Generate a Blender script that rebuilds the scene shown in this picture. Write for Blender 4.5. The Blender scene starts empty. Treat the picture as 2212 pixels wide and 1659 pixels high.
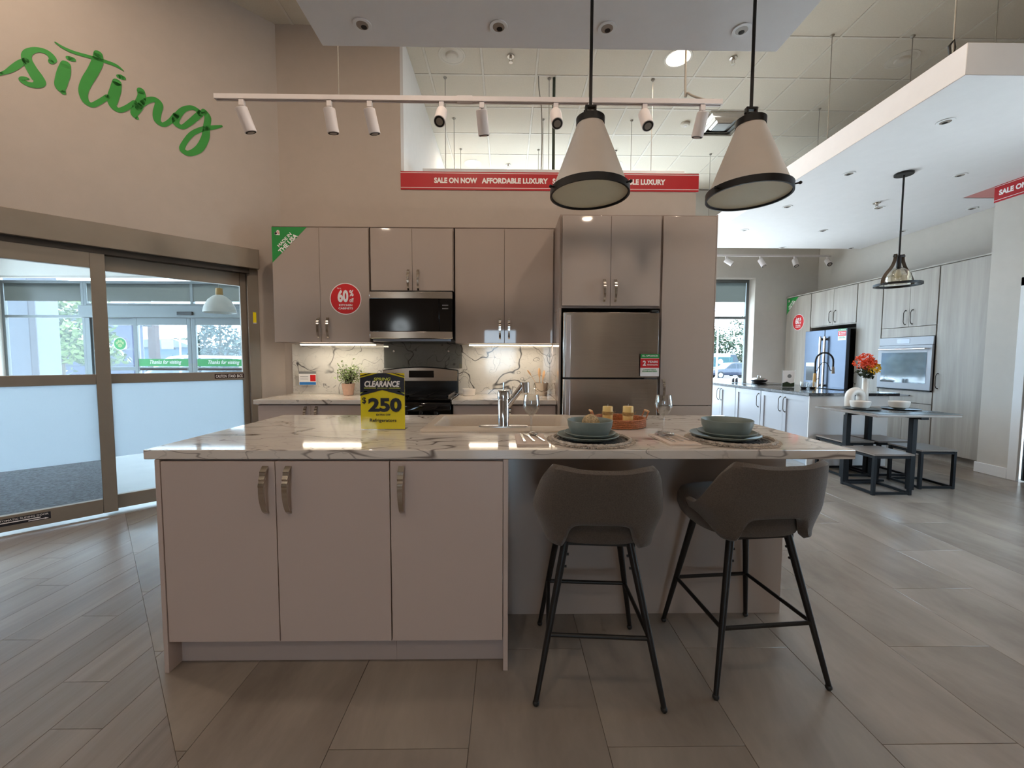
import bpy, bmesh, math, random
from mathutils import Vector, Matrix, Euler
random.seed(7)
SC = bpy.context.scene
COL = SC.collection
PI = math.pi
R = math.radians

# ------------------------------------------------------------------ camera
FOCAL_PX = 880.93
cam_d = bpy.data.cameras.new('camera')
cam_d.sensor_fit = 'HORIZONTAL'
cam_d.sensor_width = 36.0
cam_d.lens = FOCAL_PX / 2212 * 36.0
cam_d.clip_start = .05
cam_d.clip_end = 400
cam = bpy.data.objects.new('camera', cam_d)
COL.objects.link(cam)
cam.matrix_world = (Matrix.Translation((0, 0, 1.2729)) @ Matrix.Rotation(R(-.7524), 4, 'Z')
                    @ Matrix.Rotation(R(90 - 3.4356), 4, 'X') @ Matrix.Rotation(R(.1732), 4, 'Z'))
SC.camera = cam

# ------------------------------------------------------------------ sky, sun, exposure
world = bpy.data.worlds.new('world')
SC.world = world
world.use_nodes = True
wn = world.node_tree.nodes
wl = world.node_tree.links
SKY_STRENGTH = 12.5
wn['Background'].inputs['Color'].default_value = (.60, .80, 1.0, 1)
wn['Background'].inputs['Strength'].default_value = SKY_STRENGTH
sun_d = bpy.data.lights.new('sun', 'SUN')
sun_d.energy = 30.0
sun_d.angle = R(1.5)
sun_d.color = (.90, .95, 1.0)
sun = bpy.data.objects.new('sun', sun_d)
COL.objects.link(sun)
sun.rotation_euler = Vector((0, -.62, -.9)).to_track_quat('-Z', 'Y').to_euler()
SC.view_settings.view_transform = 'Standard'
SC.view_settings.look = 'None'
SC.view_settings.gamma = 1
SC.view_settings.use_curve_mapping = False
SC.view_settings.exposure = 0.0
SC.cycles.use_denoising = True
SC.cycles.use_adaptive_sampling = True
SC.cycles.adaptive_threshold = .04
SC.cycles.max_bounces = 7
SC.cycles.diffuse_bounces = 4
SC.cycles.glossy_bounces = 3
SC.cycles.transmission_bounces = 5
SC.cycles.transparent_max_bounces = 16
SC.cycles.caustics_reflective = False
SC.cycles.caustics_refractive = False
SC.cycles.sample_clamp_indirect = 6
CAN_POWER = 28.0
WARM = (1.0, .82, .66)

# ------------------------------------------------------------------ materials
def lin(c):
    return tuple((x / 255 / 12.92 if x / 255 <= .04045 else ((x / 255 + .055) / 1.055) ** 2.4) for x in c)

MATS = {}
def nodes_of(name):
    m = bpy.data.materials.new(name)
    m.use_nodes = True
    nt = m.node_tree
    nt.nodes.clear()
    out = nt.nodes.new('ShaderNodeOutputMaterial')
    MATS[name] = m
    return m, nt, out

def NN(nt, kind, **kw):
    n = nt.nodes.new(kind)
    for k, v in kw.items():
        if k.startswith('i_'):
            key = k[2:].replace('_', ' ')
            n.inputs[key].default_value = v
        else:
            setattr(n, k, v)
    return n

def mapped(nt, scale=(1, 1, 1), coord='Object', rot=(0, 0, 0)):
    tc = nt.nodes.new('ShaderNodeTexCoord')
    mp = nt.nodes.new('ShaderNodeMapping')
    mp.inputs['Scale'].default_value = scale
    mp.inputs['Rotation'].default_value = rot
    nt.links.new(tc.outputs[coord], mp.inputs['Vector'])
    return mp.outputs['Vector']

def pm(name, rgb, rough=.5, metal=0., spec=.5, var=.06, nscale=9., bump=0., bscale=60., stretch=(1, 1, 1),
       coat=0., sheen=0., emit=None, estr=0., rand=0., dark=None, aniso=0.):
    """principled material: noise tints the colour a little, optional bump; rgb in sRGB 0-255"""
    m, nt, out = nodes_of(name)
    b = nt.nodes.new('ShaderNodeBsdfPrincipled')
    nt.links.new(b.outputs[0], out.inputs[0])
    c = lin(rgb)
    vec = mapped(nt, stretch)
    no = NN(nt, 'ShaderNodeTexNoise', i_Scale=nscale, i_Detail=4., i_Roughness=.6)
    nt.links.new(vec, no.inputs['Vector'])
    ramp = nt.nodes.new('ShaderNodeValToRGB')
    ramp.color_ramp.elements[0].position = .3
    ramp.color_ramp.elements[1].position = .7
    lo = lin(dark) if dark else tuple(x * (1 - var) for x in c)
    ramp.color_ramp.elements[0].color = (*lo, 1)
    ramp.color_ramp.elements[1].color = (*[min(1, x * (1 + var)) for x in c], 1)
    nt.links.new(no.outputs['Fac'], ramp.inputs['Fac'])
    col = ramp.outputs['Color']
    if rand:
        oi = nt.nodes.new('ShaderNodeObjectInfo')
        hsv = nt.nodes.new('ShaderNodeHueSaturation')
        mr = NN(nt, 'ShaderNodeMapRange')
        mr.inputs['To Min'].default_value = 1 - rand
        mr.inputs['To Max'].default_value = 1 + rand
        nt.links.new(oi.outputs['Random'], mr.inputs['Value'])
        nt.links.new(mr.outputs[0], hsv.inputs['Value'])
        nt.links.new(col, hsv.inputs['Color'])
        col = hsv.outputs['Color']
    nt.links.new(col, b.inputs['Base Color'])
    b.inputs['Roughness'].default_value = rough
    b.inputs['Metallic'].default_value = metal
    b.inputs['Specular IOR Level'].default_value = spec
    if aniso:
        b.inputs['Anisotropic'].default_value = aniso
        b.inputs['Anisotropic Rotation'].default_value = .25
    if coat:
        b.inputs['Coat Weight'].default_value = coat
        b.inputs['Coat Roughness'].default_value = .04
    if sheen:
        b.inputs['Sheen Weight'].default_value = sheen
        b.inputs['Sheen Roughness'].default_value = .5
    if emit:
        b.inputs['Emission Color'].default_value = (*lin(emit), 1)
        b.inputs['Emission Strength'].default_value = estr
    if bump:
        n2 = NN(nt, 'ShaderNodeTexNoise', i_Scale=bscale, i_Detail=3.)
        nt.links.new(vec, n2.inputs['Vector'])
        bp = NN(nt, 'ShaderNodeBump', i_Strength=bump, i_Distance=.01)
        nt.links.new(n2.outputs['Fac'], bp.inputs['Height'])
        nt.links.new(bp.outputs['Normal'], b.inputs['Normal'])
    return m

def emission_mat(name, rgb, strength):
    m, nt, out = nodes_of(name)
    e = NN(nt, 'ShaderNodeEmission', i_Strength=strength)
    e.inputs['Color'].default_value = (*lin(rgb), 1)
    nt.links.new(e.outputs[0], out.inputs[0])
    return m

def glass_mat(name, tint=(1, 1, 1), base=.04, power=5., gloss=0.0, edge=.96):
    """thin clear pane: transparent with a mirror share that grows towards grazing angles"""
    m, nt, out = nodes_of(name)
    tr = nt.nodes.new('ShaderNodeBsdfTransparent')
    tr.inputs['Color'].default_value = (*tint, 1)
    gl = NN(nt, 'ShaderNodeBsdfGlossy', i_Roughness=gloss)
    lw = NN(nt, 'ShaderNodeLayerWeight', i_Blend=.5)
    pw = NN(nt, 'ShaderNodeMath', operation='POWER')
    pw.inputs[1].default_value = power
    ma = NN(nt, 'ShaderNodeMath', operation='MULTIPLY_ADD')
    ma.inputs[1].default_value = edge
    ma.inputs[2].default_value = base
    mx = nt.nodes.new('ShaderNodeMixShader')
    nt.links.new(lw.outputs['Facing'], pw.inputs[0])
    nt.links.new(pw.outputs[0], ma.inputs[0])
    nt.links.new(ma.outputs[0], mx.inputs[0])
    nt.links.new(tr.outputs[0], mx.inputs[1])
    nt.links.new(gl.outputs[0], mx.inputs[2])
    nt.links.new(mx.outputs[0], out.inputs[0])
    return m

def film_mat(name, rgb, clear=.0, gloss=.05):
    """light-scattering film: translucent, a share of it clear"""
    m, nt, out = nodes_of(name)
    tl = nt.nodes.new('ShaderNodeBsdfTranslucent')
    vec = mapped(nt)
    no = NN(nt, 'ShaderNodeTexNoise', i_Scale=180., i_Detail=2.)
    nt.links.new(vec, no.inputs['Vector'])
    mxc = NN(nt, 'ShaderNodeMixRGB')
    c = lin(rgb)
    mxc.inputs[1].default_value = (*[x * .97 for x in c], 1)
    mxc.inputs[2].default_value = (*c, 1)
    nt.links.new(no.outputs['Fac'], mxc.inputs[0])
    nt.links.new(mxc.outputs[0], tl.inputs['Color'])
    tr = nt.nodes.new('ShaderNodeBsdfTransparent')
    tr.inputs['Color'].default_value = (*c, 1)
    m1 = nt.nodes.new('ShaderNodeMixShader')
    m1.inputs[0].default_value = clear
    gl = NN(nt, 'ShaderNodeBsdfGlossy', i_Roughness=.25)
    m2 = nt.nodes.new('ShaderNodeMixShader')
    m2.inputs[0].default_value = gloss
    nt.links.new(tl.outputs[0], m1.inputs[1])
    nt.links.new(tr.outputs[0], m1.inputs[2])
    nt.links.new(m1.outputs[0], m2.inputs[1])
    nt.links.new(gl.outputs[0], m2.inputs[2])
    nt.links.new(m2.outputs[0], out.inputs[0])
    return m

def marble_mat(name, base, vein, scale=1., rough=.08, stretch=(1, 1, 1), rot=(0, 0, .6), amount=1., thin=1.):
    m, nt, out = nodes_of(name)
    b = nt.nodes.new('ShaderNodeBsdfPrincipled')
    nt.links.new(b.outputs[0], out.inputs[0])
    vec = mapped(nt, tuple(scale * s for s in stretch), rot=rot)
    warp = NN(nt, 'ShaderNodeTexNoise', i_Scale=1.1, i_Detail=2.5, i_Roughness=.5)
    nt.links.new(vec, warp.inputs['Vector'])
    mv = NN(nt, 'ShaderNodeVectorMath', operation='MULTIPLY_ADD')
    mv.inputs[1].default_value = (.8, .8, .8)
    nt.links.new(warp.outputs['Color'], mv.inputs[0])
    nt.links.new(vec, mv.inputs[2])
    last = None
    for sc_, wdt, gain in ((1.0, .016, 1.), (2.1, .012, .75), (5., .02, .25)):
        n = NN(nt, 'ShaderNodeTexNoise', i_Scale=sc_, i_Detail=2.2, i_Roughness=.45)
        nt.links.new(mv.outputs[0], n.inputs['Vector'])
        s = NN(nt, 'ShaderNodeMath', operation='SUBTRACT')
        s.inputs[1].default_value = .5
        nt.links.new(n.outputs['Fac'], s.inputs[0])
        a = NN(nt, 'ShaderNodeMath', operation='ABSOLUTE')
        nt.links.new(s.outputs[0], a.inputs[0])
        mr = NN(nt, 'ShaderNodeMapRange', interpolation_type='SMOOTHSTEP')
        mr.inputs['From Min'].default_value = 0
        mr.inputs['From Max'].default_value = wdt * thin
        mr.inputs['To Min'].default_value = gain * amount
        mr.inputs['To Max'].default_value = 0
        nt.links.new(a.outputs[0], mr.inputs['Value'])
        if last is None:
            last = mr.outputs[0]
        else:
            mx = NN(nt, 'ShaderNodeMath', operation='MAXIMUM')
            nt.links.new(last, mx.inputs[0])
            nt.links.new(mr.outputs[0], mx.inputs[1])
            last = mx.outputs[0]
    big = NN(nt, 'ShaderNodeTexNoise', i_Scale=1.3, i_Detail=3.)
    nt.links.new(vec, big.inputs['Vector'])
    mr = NN(nt, 'ShaderNodeMapRange', interpolation_type='SMOOTHSTEP')
    mr.inputs['From Min'].default_value = .32
    mr.inputs['From Max'].default_value = .48
    nt.links.new(big.outputs['Fac'], mr.inputs['Value'])
    mu = NN(nt, 'ShaderNodeMath', operation='MULTIPLY')
    nt.links.new(last, mu.inputs[0])
    nt.links.new(mr.outputs[0], mu.inputs[1])
    mx = NN(nt, 'ShaderNodeMixRGB')
    mx.inputs[1].default_value = (*lin(base), 1)
    mx.inputs[2].default_value = (*lin(vein), 1)
    nt.links.new(mu.outputs[0], mx.inputs[0])
    cl = NN(nt, 'ShaderNodeTexNoise', i_Scale=3., i_Detail=5.)
    nt.links.new(vec, cl.inputs['Vector'])
    ml = NN(nt, 'ShaderNodeMixRGB', blend_type='MULTIPLY')
    ml.inputs[0].default_value = .22
    nt.links.new(mx.outputs[0], ml.inputs[1])
    nt.links.new(cl.outputs['Fac'], ml.inputs[2])
    nt.links.new(ml.outputs[0], b.inputs['Base Color'])
    b.inputs['Roughness'].default_value = rough
    return m

def grain_mat(name, light, dark, rough=.45, scale=1., along='z', rand=.0, amount=1., spec=.4, bump=.0, st=None):
    """wood-like or trowelled grain stretched along one axis"""
    m, nt, out = nodes_of(name)
    b = nt.nodes.new('ShaderNodeBsdfPrincipled')
    nt.links.new(b.outputs[0], out.inputs[0])
    st = st or {'z': (14, 14, .7), 'x': (.7, 14, 14), 'y': (14, .7, 14)}[along]
    vec = mapped(nt, tuple(s * scale for s in st))
    if rand:
        oi = nt.nodes.new('ShaderNodeObjectInfo')
        av = NN(nt, 'ShaderNodeVectorMath', operation='SCALE')
        cb = nt.nodes.new('ShaderNodeCombineXYZ')
        for i in range(3):
            nt.links.new(oi.outputs['Random'], cb.inputs[i])
        nt.links.new(cb.outputs[0], av.inputs[0])
        av.inputs['Scale'].default_value = 60.
        ad = NN(nt, 'ShaderNodeVectorMath', operation='ADD')
        nt.links.new(av.outputs[0], ad.inputs[0])
        nt.links.new(vec, ad.inputs[1])
        vec = ad.outputs[0]
    n1 = NN(nt, 'ShaderNodeTexNoise', i_Scale=1.1, i_Detail=6., i_Roughness=.65, i_Distortion=.4)
    nt.links.new(vec, n1.inputs['Vector'])
    ramp = nt.nodes.new('ShaderNodeValToRGB')
    ramp.color_ramp.elements[0].position = .5 - .25 / amount
    ramp.color_ramp.elements[1].position = .5 + .25 / amount
    ramp.color_ramp.elements[0].color = (*lin(dark), 1)
    ramp.color_ramp.elements[1].color = (*lin(light), 1)
    nt.links.new(n1.outputs['Fac'], ramp.inputs['Fac'])
    col = ramp.outputs['Color']
    if rand:
        hsv = nt.nodes.new('ShaderNodeHueSaturation')
        mr = NN(nt, 'ShaderNodeMapRange')
        mr.inputs['To Min'].default_value = 1 - rand
        mr.inputs['To Max'].default_value = 1 + rand
        nt.links.new(oi.outputs['Random'], mr.inputs['Value'])
        nt.links.new(mr.outputs[0], hsv.inputs['Value'])
        nt.links.new(col, hsv.inputs['Color'])
        col = hsv.outputs['Color']
    nt.links.new(col, b.inputs['Base Color'])
    b.inputs['Roughness'].default_value = rough
    b.inputs['Specular IOR Level'].default_value = spec
    if bump:
        bp = NN(nt, 'ShaderNodeBump', i_Strength=bump, i_Distance=.004)
        nt.links.new(n1.outputs['Fac'], bp.inputs['Height'])
        nt.links.new(bp.outputs['Normal'], b.inputs['Normal'])
    return m

pm('wall_paint', (180, 167, 155), .85, var=.02, bump=.08, bscale=300)
pm('wall_white', (214, 210, 204), .8, var=.02, bump=.05, bscale=300)
pm('wall_grey', (196, 190, 182), .85, var=.02, bump=.06, bscale=300)
pm('soffit_white', (226, 224, 224), .8, var=.015)
pm('ceiling_tile', (205, 196, 180), .95, var=.035, nscale=70, bump=.15, bscale=220)
pm('ceiling_plain', (196, 186, 170), .95, var=.03, nscale=30)
pm('grid_white', (206, 199, 186), .6)
pm('trim_white', (226, 226, 226), .45, var=.01)
grain_mat('floor_tile', (152, 141, 130), (106, 96, 87), .25, scale=.2, along='y', rand=.04, spec=.5, st=(9, 3.2, 9))
grain_mat('floor_plank', (150, 139, 132), (116, 106, 100), .30, scale=.9, along='y', rand=.07, spec=.5, bump=.15)
pm('floor_joint', (84, 74, 66), .6)
pm('vestibule_floor', (150, 150, 150), .4, var=.08, nscale=3)
pm('carpet_mat', (88, 90, 96), .95, var=.6, nscale=45, bump=.6, bscale=90)
pm('bronze_metal', (142, 131, 118), .42, metal=.35, var=.03)
pm('bronze_dark', (60, 53, 46), .5, metal=.3)
pm('alu_metal', (186, 190, 190), .38, metal=.5, var=.03)
pm('cab_gloss', (174, 159, 149), .035, spec=.5, var=.012, nscale=3)
pm('cab_satin', (194, 176, 167), .3, spec=.45, var=.012, nscale=3)
pm('cab_edge', (150, 134, 124), .35, var=.02)
pm('chrome', (228, 228, 228), .07, metal=1., var=.02)
pm('nickel', (196, 188, 178), .2, metal=1., var=.03)
pm('handle_satin', (196, 184, 178), .35, metal=.4, var=.02)
pm('steel', (204, 194, 184), .21, metal=1., var=.05, nscale=4., stretch=(1, 1, 40), bump=.03, bscale=2., aniso=.85)
pm('steel_dark', (120, 120, 124), .3, metal=1., var=.04)
pm('slate_steel', (86, 93, 106), .33, metal=.85, var=.02)
pm('black_gloss', (12, 12, 13), .08, var=.1)
pm('black_enamel', (14, 14, 15), .25, var=.1)
pm('black_metal', (26, 24, 23), .45, metal=.2, var=.1)
pm('navy_metal', (17, 18, 21), .6, spec=.2, var=.08)
pm('black_plastic', (22, 22, 22), .5)
marble_mat('marble_top', (232, 222, 212), (96, 84, 80), scale=1.5, rough=.06, stretch=(.75, 2.0, 2.2), rot=(0, 0, .14), amount=.85, thin=.75)
marble_mat('marble_splash', (226, 222, 214), (88, 86, 86), scale=2.2, rough=.08, stretch=(1, 1, 1), rot=(.3, .5, .2), amount=1., thin=.7)
marble_mat('dark_stone', (52, 52, 56), (104, 104, 106), scale=6., rough=.12)
pm('sink_composite', (206, 190, 172), .35, var=.03, nscale=120)
pm('fabric_taupe', (84, 73, 64), .95, var=.25, nscale=220, bump=.35, bscale=420, sheen=.25)
pm('shade_cream', (226, 212, 198), .8, var=.02)
pm('diffuser_cream', (214, 206, 180), .6, var=.02)
pm('track_white', (214, 206, 204), .45, var=.02)
pm('can_inner', (150, 140, 130), .35, metal=.3)
pm('dark_hole', (26, 22, 20), .7)
emission_mat('lamp_glow', (255, 232, 196), 14.)
emission_mat('led_glow', (255, 236, 204), 11.)
emission_mat('screen_glow', (236, 246, 250), 8.)
glass_mat('glass_clear', (.97, .985, .98), .035, 5.)
glass_mat('glass_outer', (.97, .985, .985), .03, 5.)
glass_mat('glass_wine', (.95, .95, .94), .07, 1.7, edge=.85)
glass_mat('acrylic', (.97, .97, .96), .025, 4.)
glass_mat('glass_amber', (.93, .90, .84), .08, 2.5, edge=.6)
glass_mat('glass_panel', (.70, .72, .73), .10, 4.)
glass_mat('glass_smoke', (.42, .46, .5), .06, 3.)
film_mat('frosted_film', (232, 236, 240), .02, .06)
film_mat('shade_film', (104, 106, 103), .02, .03)
pm('teal_ceramic', (124, 134, 129), .35, var=.05, nscale=30)
pm('charcoal_ceramic', (70, 80, 84), .35, var=.06)
pm('oven_mirror', (180, 188, 194), .05, metal=.8, var=.02)
pm('alu_outer', (104, 108, 108), .45, metal=.3, var=.03)
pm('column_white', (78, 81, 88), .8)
pm('white_ceramic', (224, 218, 210), .3, var=.02)
pm('placemat_core', (92, 92, 92), .9, var=.2, nscale=120, bump=.5, bscale=200)
pm('placemat_fringe', (188, 176, 164), .95, var=.3, nscale=60, bump=.6, bscale=140)
pm('napkin', (222, 204, 192), .9, var=.03, bump=.2, bscale=200)
pm('candle_wax', (238, 204, 128), .5, var=.04)
pm('twine', (176, 142, 88), .95, var=.3, nscale=90)
pm('rattan', (176, 106, 62), .6, var=.35, nscale=110, bump=.6, bscale=150)
pm('light_wood', (222, 178, 132), .5, var=.12, nscale=14, stretch=(1, 1, .2))
pm('pot_terracotta', (222, 184, 160), .8, var=.08, nscale=30)
pm('leaf_green', (196, 210, 150), .6, nscale=70, dark=(84, 120, 60))
pm('wicker_ball', (196, 172, 134), .8, var=.4, nscale=80, bump=.7, bscale=120)
pm('sign_yellow', (255, 232, 8), .35, var=.01)
pm('sign_black', (24, 24, 34), .4)
pm('sign_red', (206, 30, 34), .45, var=.02)
pm('sign_green', (30, 140, 62), .45, var=.02)
pm('letter_green', (40, 138, 44), .6, var=.08, nscale=6)
pm('sign_white', (240, 236, 234), .5, var=.01)
pm('sign_blue', (46, 118, 186), .5)
pm('sign_grey', (130, 130, 130), .5)
pm('sign_lime', (206, 214, 80), .5)
pm('sign_orange', (242, 150, 60), .5)
pm('banner_red', (176, 8, 22), .5, var=.02)
pm('banner_spill_pink', (206, 140, 136), .8, var=.02)  # pink stands in for red light bounced off the banner
grain_mat('grey_laminate', (180, 173, 164), (142, 134, 124), .42, scale=.55, along='z', rand=.03)
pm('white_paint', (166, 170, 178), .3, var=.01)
grain_mat('table_wood', (138, 125, 113), (100, 90, 83), .35, scale=.6, along='x')
pm('petal_orange', (250, 90, 44), .6, var=.25, nscale=60)
pm('petal_yellow', (240, 190, 20), .6, var=.2, nscale=60)
pm('asphalt', (104, 104, 104), .9, var=.1, nscale=20)
pm('concrete', (214, 212, 208), .9, var=.06, nscale=10)
pm('house_lavender', (58, 60, 78), .9, var=.04)
pm('house_roof', (72, 72, 78), .9, var=.2, nscale=60, stretch=(1, 1, 4))
pm('house_blue', (50, 70, 86), .8, var=.05)
pm('brick_red', (62, 44, 42), .9, var=.15)
pm('bark', (86, 74, 62), .9, var=.3)
pm('tree_yellowgreen', (64, 80, 26), .7, var=.35, nscale=4, rand=.1)
pm('tree_conifer', (36, 54, 50), .75, var=.35, nscale=5)
pm('tree_green', (40, 56, 32), .7, var=.4, nscale=4)
pm('car_white', (112, 116, 120), .2, var=.01, coat=.5)
pm('car_blue', (22, 32, 52), .2, var=.03, coat=.5)
pm('car_silver', (190, 196, 202), .2, coat=.5)
pm('van_teal', (8, 62, 66), .35)
pm('car_glass', (30, 42, 52), .1, spec=.4)
pm('tyre', (40, 40, 44), .8)
pm('wood_cap', (196, 156, 92), .5, var=.1)
pm('lamp_white', (222, 222, 216), .35)
pm('wire_grey', (150, 144, 134), .5, metal=.3)
pm('pipe_green', (40, 52, 38), .6)
pm('paper_white', (232, 232, 236), .8)
# ------------------------------------------------------------------ mesh helpers
class MB:
    """collects shapes; build() links them as one mesh object"""
    def __init__(s):
        s.v = []
        s.f = []
    def add(s, vs, fs):
        o = len(s.v)
        s.v += [tuple(p) for p in vs]
        s.f += [tuple(i + o for i in q) for q in fs]
        return s
    def box(s, x0, y0, z0, x1, y1, z1):
        x0, x1 = min(x0, x1), max(x0, x1)
        y0, y1 = min(y0, y1), max(y0, y1)
        z0, z1 = min(z0, z1), max(z0, z1)
        return s.add([(x0, y0, z0), (x1, y0, z0), (x1, y1, z0), (x0, y1, z0), (x0, y0, z1), (x1, y0, z1), (x1, y1, z1), (x0, y1, z1)],
                     [(0, 3, 2, 1), (4, 5, 6, 7), (0, 1, 5, 4), (1, 2, 6, 5), (2, 3, 7, 6), (3, 0, 4, 7)])
    def prism(s, poly, a, b, axis='z'):
        """poly: 2-d outline; axis z -> (x,y), axis y -> (x,z), axis x -> (y,z)"""
        n = len(poly)
        def pt(p, h):
            return {'z': (p[0], p[1], h), 'y': (p[0], h, p[1]), 'x': (h, p[0], p[1])}[axis]
        vs = [pt(p, a) for p in poly] + [pt(p, b) for p in poly]
        fs = [tuple(range(n))[::-1], tuple(range(n, 2 * n))]
        fs += [(i, (i + 1) % n, n + (i + 1) % n, n + i) for i in range(n)]
        return s.add(vs, fs)
    def rings(s, rings, cap0=True, cap1=True, closed=False):
        n = len(rings[0])
        vs = [p for r in rings for p in r]
        fs = []
        m = len(rings)
        for i in range(m if closed else m - 1):
            j = (i + 1) % m
            for k in range(n):
                fs.append((i * n + k, i * n + (k + 1) % n, j * n + (k + 1) % n, j * n + k))
        if cap0 and not closed:
            fs.append(tuple(range(n))[::-1])
        if cap1 and not closed:
            fs.append(tuple(range((m - 1) * n, m * n)))
        return s.add(vs, fs)
    def cyl(s, p0, p1, r0, r1=None, seg=14, caps=True):
        p0, p1 = Vector(p0), Vector(p1)
        r1 = r0 if r1 is None else r1
        q = (p1 - p0).to_track_quat('Z', 'Y')
        def ring(p, r):
            return [p + q @ Vector((r * math.cos(2 * PI * k / seg), r * math.sin(2 * PI * k / seg), 0)) for k in range(seg)]
        return s.rings([ring(p0, r0), ring(p1, r1)], caps, caps)
    def tube(s, pts, r, seg=10, closed=False, sect=None):
        """sweep a circle (radius r or a list) or a 2-d section along pts"""
        P = [Vector(p) for p in pts]
        n = len(P)
        rr = r if isinstance(r, (list, tuple)) else [r] * n
        up = None
        rings = []
        for i in range(n):
            a = P[(i - 1) % n] if (closed or i > 0) else P[i]
            b = P[(i + 1) % n] if (closed or i < n - 1) else P[i]
            t = (b - a).normalized()
            if up is None:
                up = t.orthogonal().normalized() if abs(t.z) > .9 else Vector((0, 0, 1))
            sd = t.cross(up)
            if sd.length < 1e-6:
                sd = t.orthogonal()
            sd.normalize()
            up = sd.cross(t).normalized()
            if sect:
                rings.append([P[i] + sd * (x * rr[i]) + up * (y * rr[i]) for x, y in sect])
            else:
                rings.append([P[i] + (sd * math.cos(2 * PI * k / seg) + up * math.sin(2 * PI * k / seg)) * rr[i] for k in range(seg)])
        return s.rings(rings, closed=closed)
    def lathe(s, prof, seg=32, c=(0, 0, 0), cap0=True, cap1=True):
        """prof: (radius, z) from bottom to top"""
        rings = [[(c[0] + r * math.cos(2 * PI * k / seg), c[1] + r * math.sin(2 * PI * k / seg), c[2] + z) for k in range(seg)] for r, z in prof]
        return s.rings(rings, cap0, cap1)
    def ball(s, c, r, seg=14, rows=8, sc=(1, 1, 1)):
        prof = [(max(1e-4, r * math.sin(PI * i / rows)), -r * math.cos(PI * i / rows)) for i in range(rows + 1)]
        rings = [[(c[0] + q * math.cos(2 * PI * k / seg) * sc[0], c[1] + q * math.sin(2 * PI * k / seg) * sc[1], c[2] + z * sc[2]) for k in range(seg)] for q, z in prof]
        return s.rings(rings)
    def strip(s, pts, w, n=(0, -1, 0), t=.0):
        return s
    def xf(s, M):
        s.v = [tuple(M @ Vector(p)) for p in s.v]
        return s
    def mesh(s, name, mat, bevel=0., smooth=38, seg=1):
        me = bpy.data.meshes.new(name)
        me.from_pydata(s.v, [], s.f)
        if bevel:
            bm = bmesh.new()
            bm.from_mesh(me)
            bmesh.ops.recalc_face_normals(bm, faces=bm.faces)
            ed = [e for e in bm.edges if len(e.link_faces) == 2 and e.calc_face_angle(0) > R(28)]
            bmesh.ops.bevel(bm, geom=ed, offset=bevel, segments=seg, profile=.5, affect='EDGES', clamp_overlap=True)
            bm.to_mesh(me)
            bm.free()
        else:
            bm = bmesh.new()
            bm.from_mesh(me)
            bmesh.ops.recalc_face_normals(bm, faces=bm.faces)
            bm.to_mesh(me)
            bm.free()
        me.materials.append(MATS[mat])
        me.shade_smooth()
        me.set_sharp_from_angle(angle=R(smooth))
        return me
    def build(s, name, mat, parent=None, **kw):
        return link(name, s.mesh(name, mat, **kw), parent)

def link(name, data, parent=None, loc=None, rot=None):
    o = bpy.data.objects.new(name, data)
    COL.objects.link(o)
    if parent is not None:
        o.parent = parent
    if loc is not None:
        o.location = loc
    if rot is not None:
        o.rotation_euler = rot
    return o

def tag(o, label=None, cat=None, group=None, kind=None):
    if label: o['label'] = label
    if cat: o['category'] = cat
    if group: o['group'] = group
    if kind: o['kind'] = kind
    return o

def thing(name, label, cat, loc=(0, 0, 0), rz=0., group=None):
    o = bpy.data.objects.new(name, None)
    o.empty_display_size = .05
    COL.objects.link(o)
    o.location = loc
    o.rotation_euler = (0, 0, rz)
    return tag(o, label, cat, group)

def struct(name, mb, mat, label=None, **kw):
    o = mb.build(name, mat, **kw)
    o['kind'] = 'structure'
    if label: o['label'] = label
    return o

def root(name, label, loc=(0, 0, 0), rz=0.):
    """an Empty for a piece of the setting that has parts"""
    o = bpy.data.objects.new(name, None)
    o.empty_display_size = .05
    COL.objects.link(o)
    o.location = loc
    o.rotation_euler = (0, 0, rz)
    o['kind'] = 'structure'
    if label: o['label'] = label
    return o

def dup(o, parent=None, label=None, group=None, loc=None, rot=None):
    """copy a thing with its parts and sub-parts"""
    c = o.copy()
    COL.objects.link(c)
    c.parent = parent
    if label: c['label'] = label
    if group: c['group'] = group
    if loc is not None: c.location = loc
    if rot is not None: c.rotation_euler = rot
    for ch in list(o.children):
        dup(ch, c)
    return c

# ---- lettering: built-in font turned into thin mesh
_TXT = {}
def text_geo(body, bold=0., shear=0., space=1.):
    key = (body, bold, shear, space)
    if key in _TXT:
        return _TXT[key]
    cu = bpy.data.curves.new('lettering', 'FONT')
    cu.body = body
    cu.align_x = 'LEFT'
    cu.size = 1.
    cu.offset = bold
    cu.shear = shear
    cu.space_character = space
    cu.resolution_u = 3
    cu.extrude = .004
    ob = bpy.data.objects.new('lettering', cu)
    COL.objects.link(ob)
    bpy.context.view_layer.update()
    dg = bpy.context.evaluated_depsgraph_get()
    me = bpy.data.meshes.new_from_object(ob.evaluated_get(dg))
    vs = [tuple(v.co) for v in me.vertices]
    fs = [tuple(p.vertices) for p in me.polygons]
    bpy.data.objects.remove(ob)
    bpy.data.curves.remove(cu)
    bpy.data.meshes.remove(me)
    _TXT[key] = (vs, fs)
    return _TXT[key]

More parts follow.
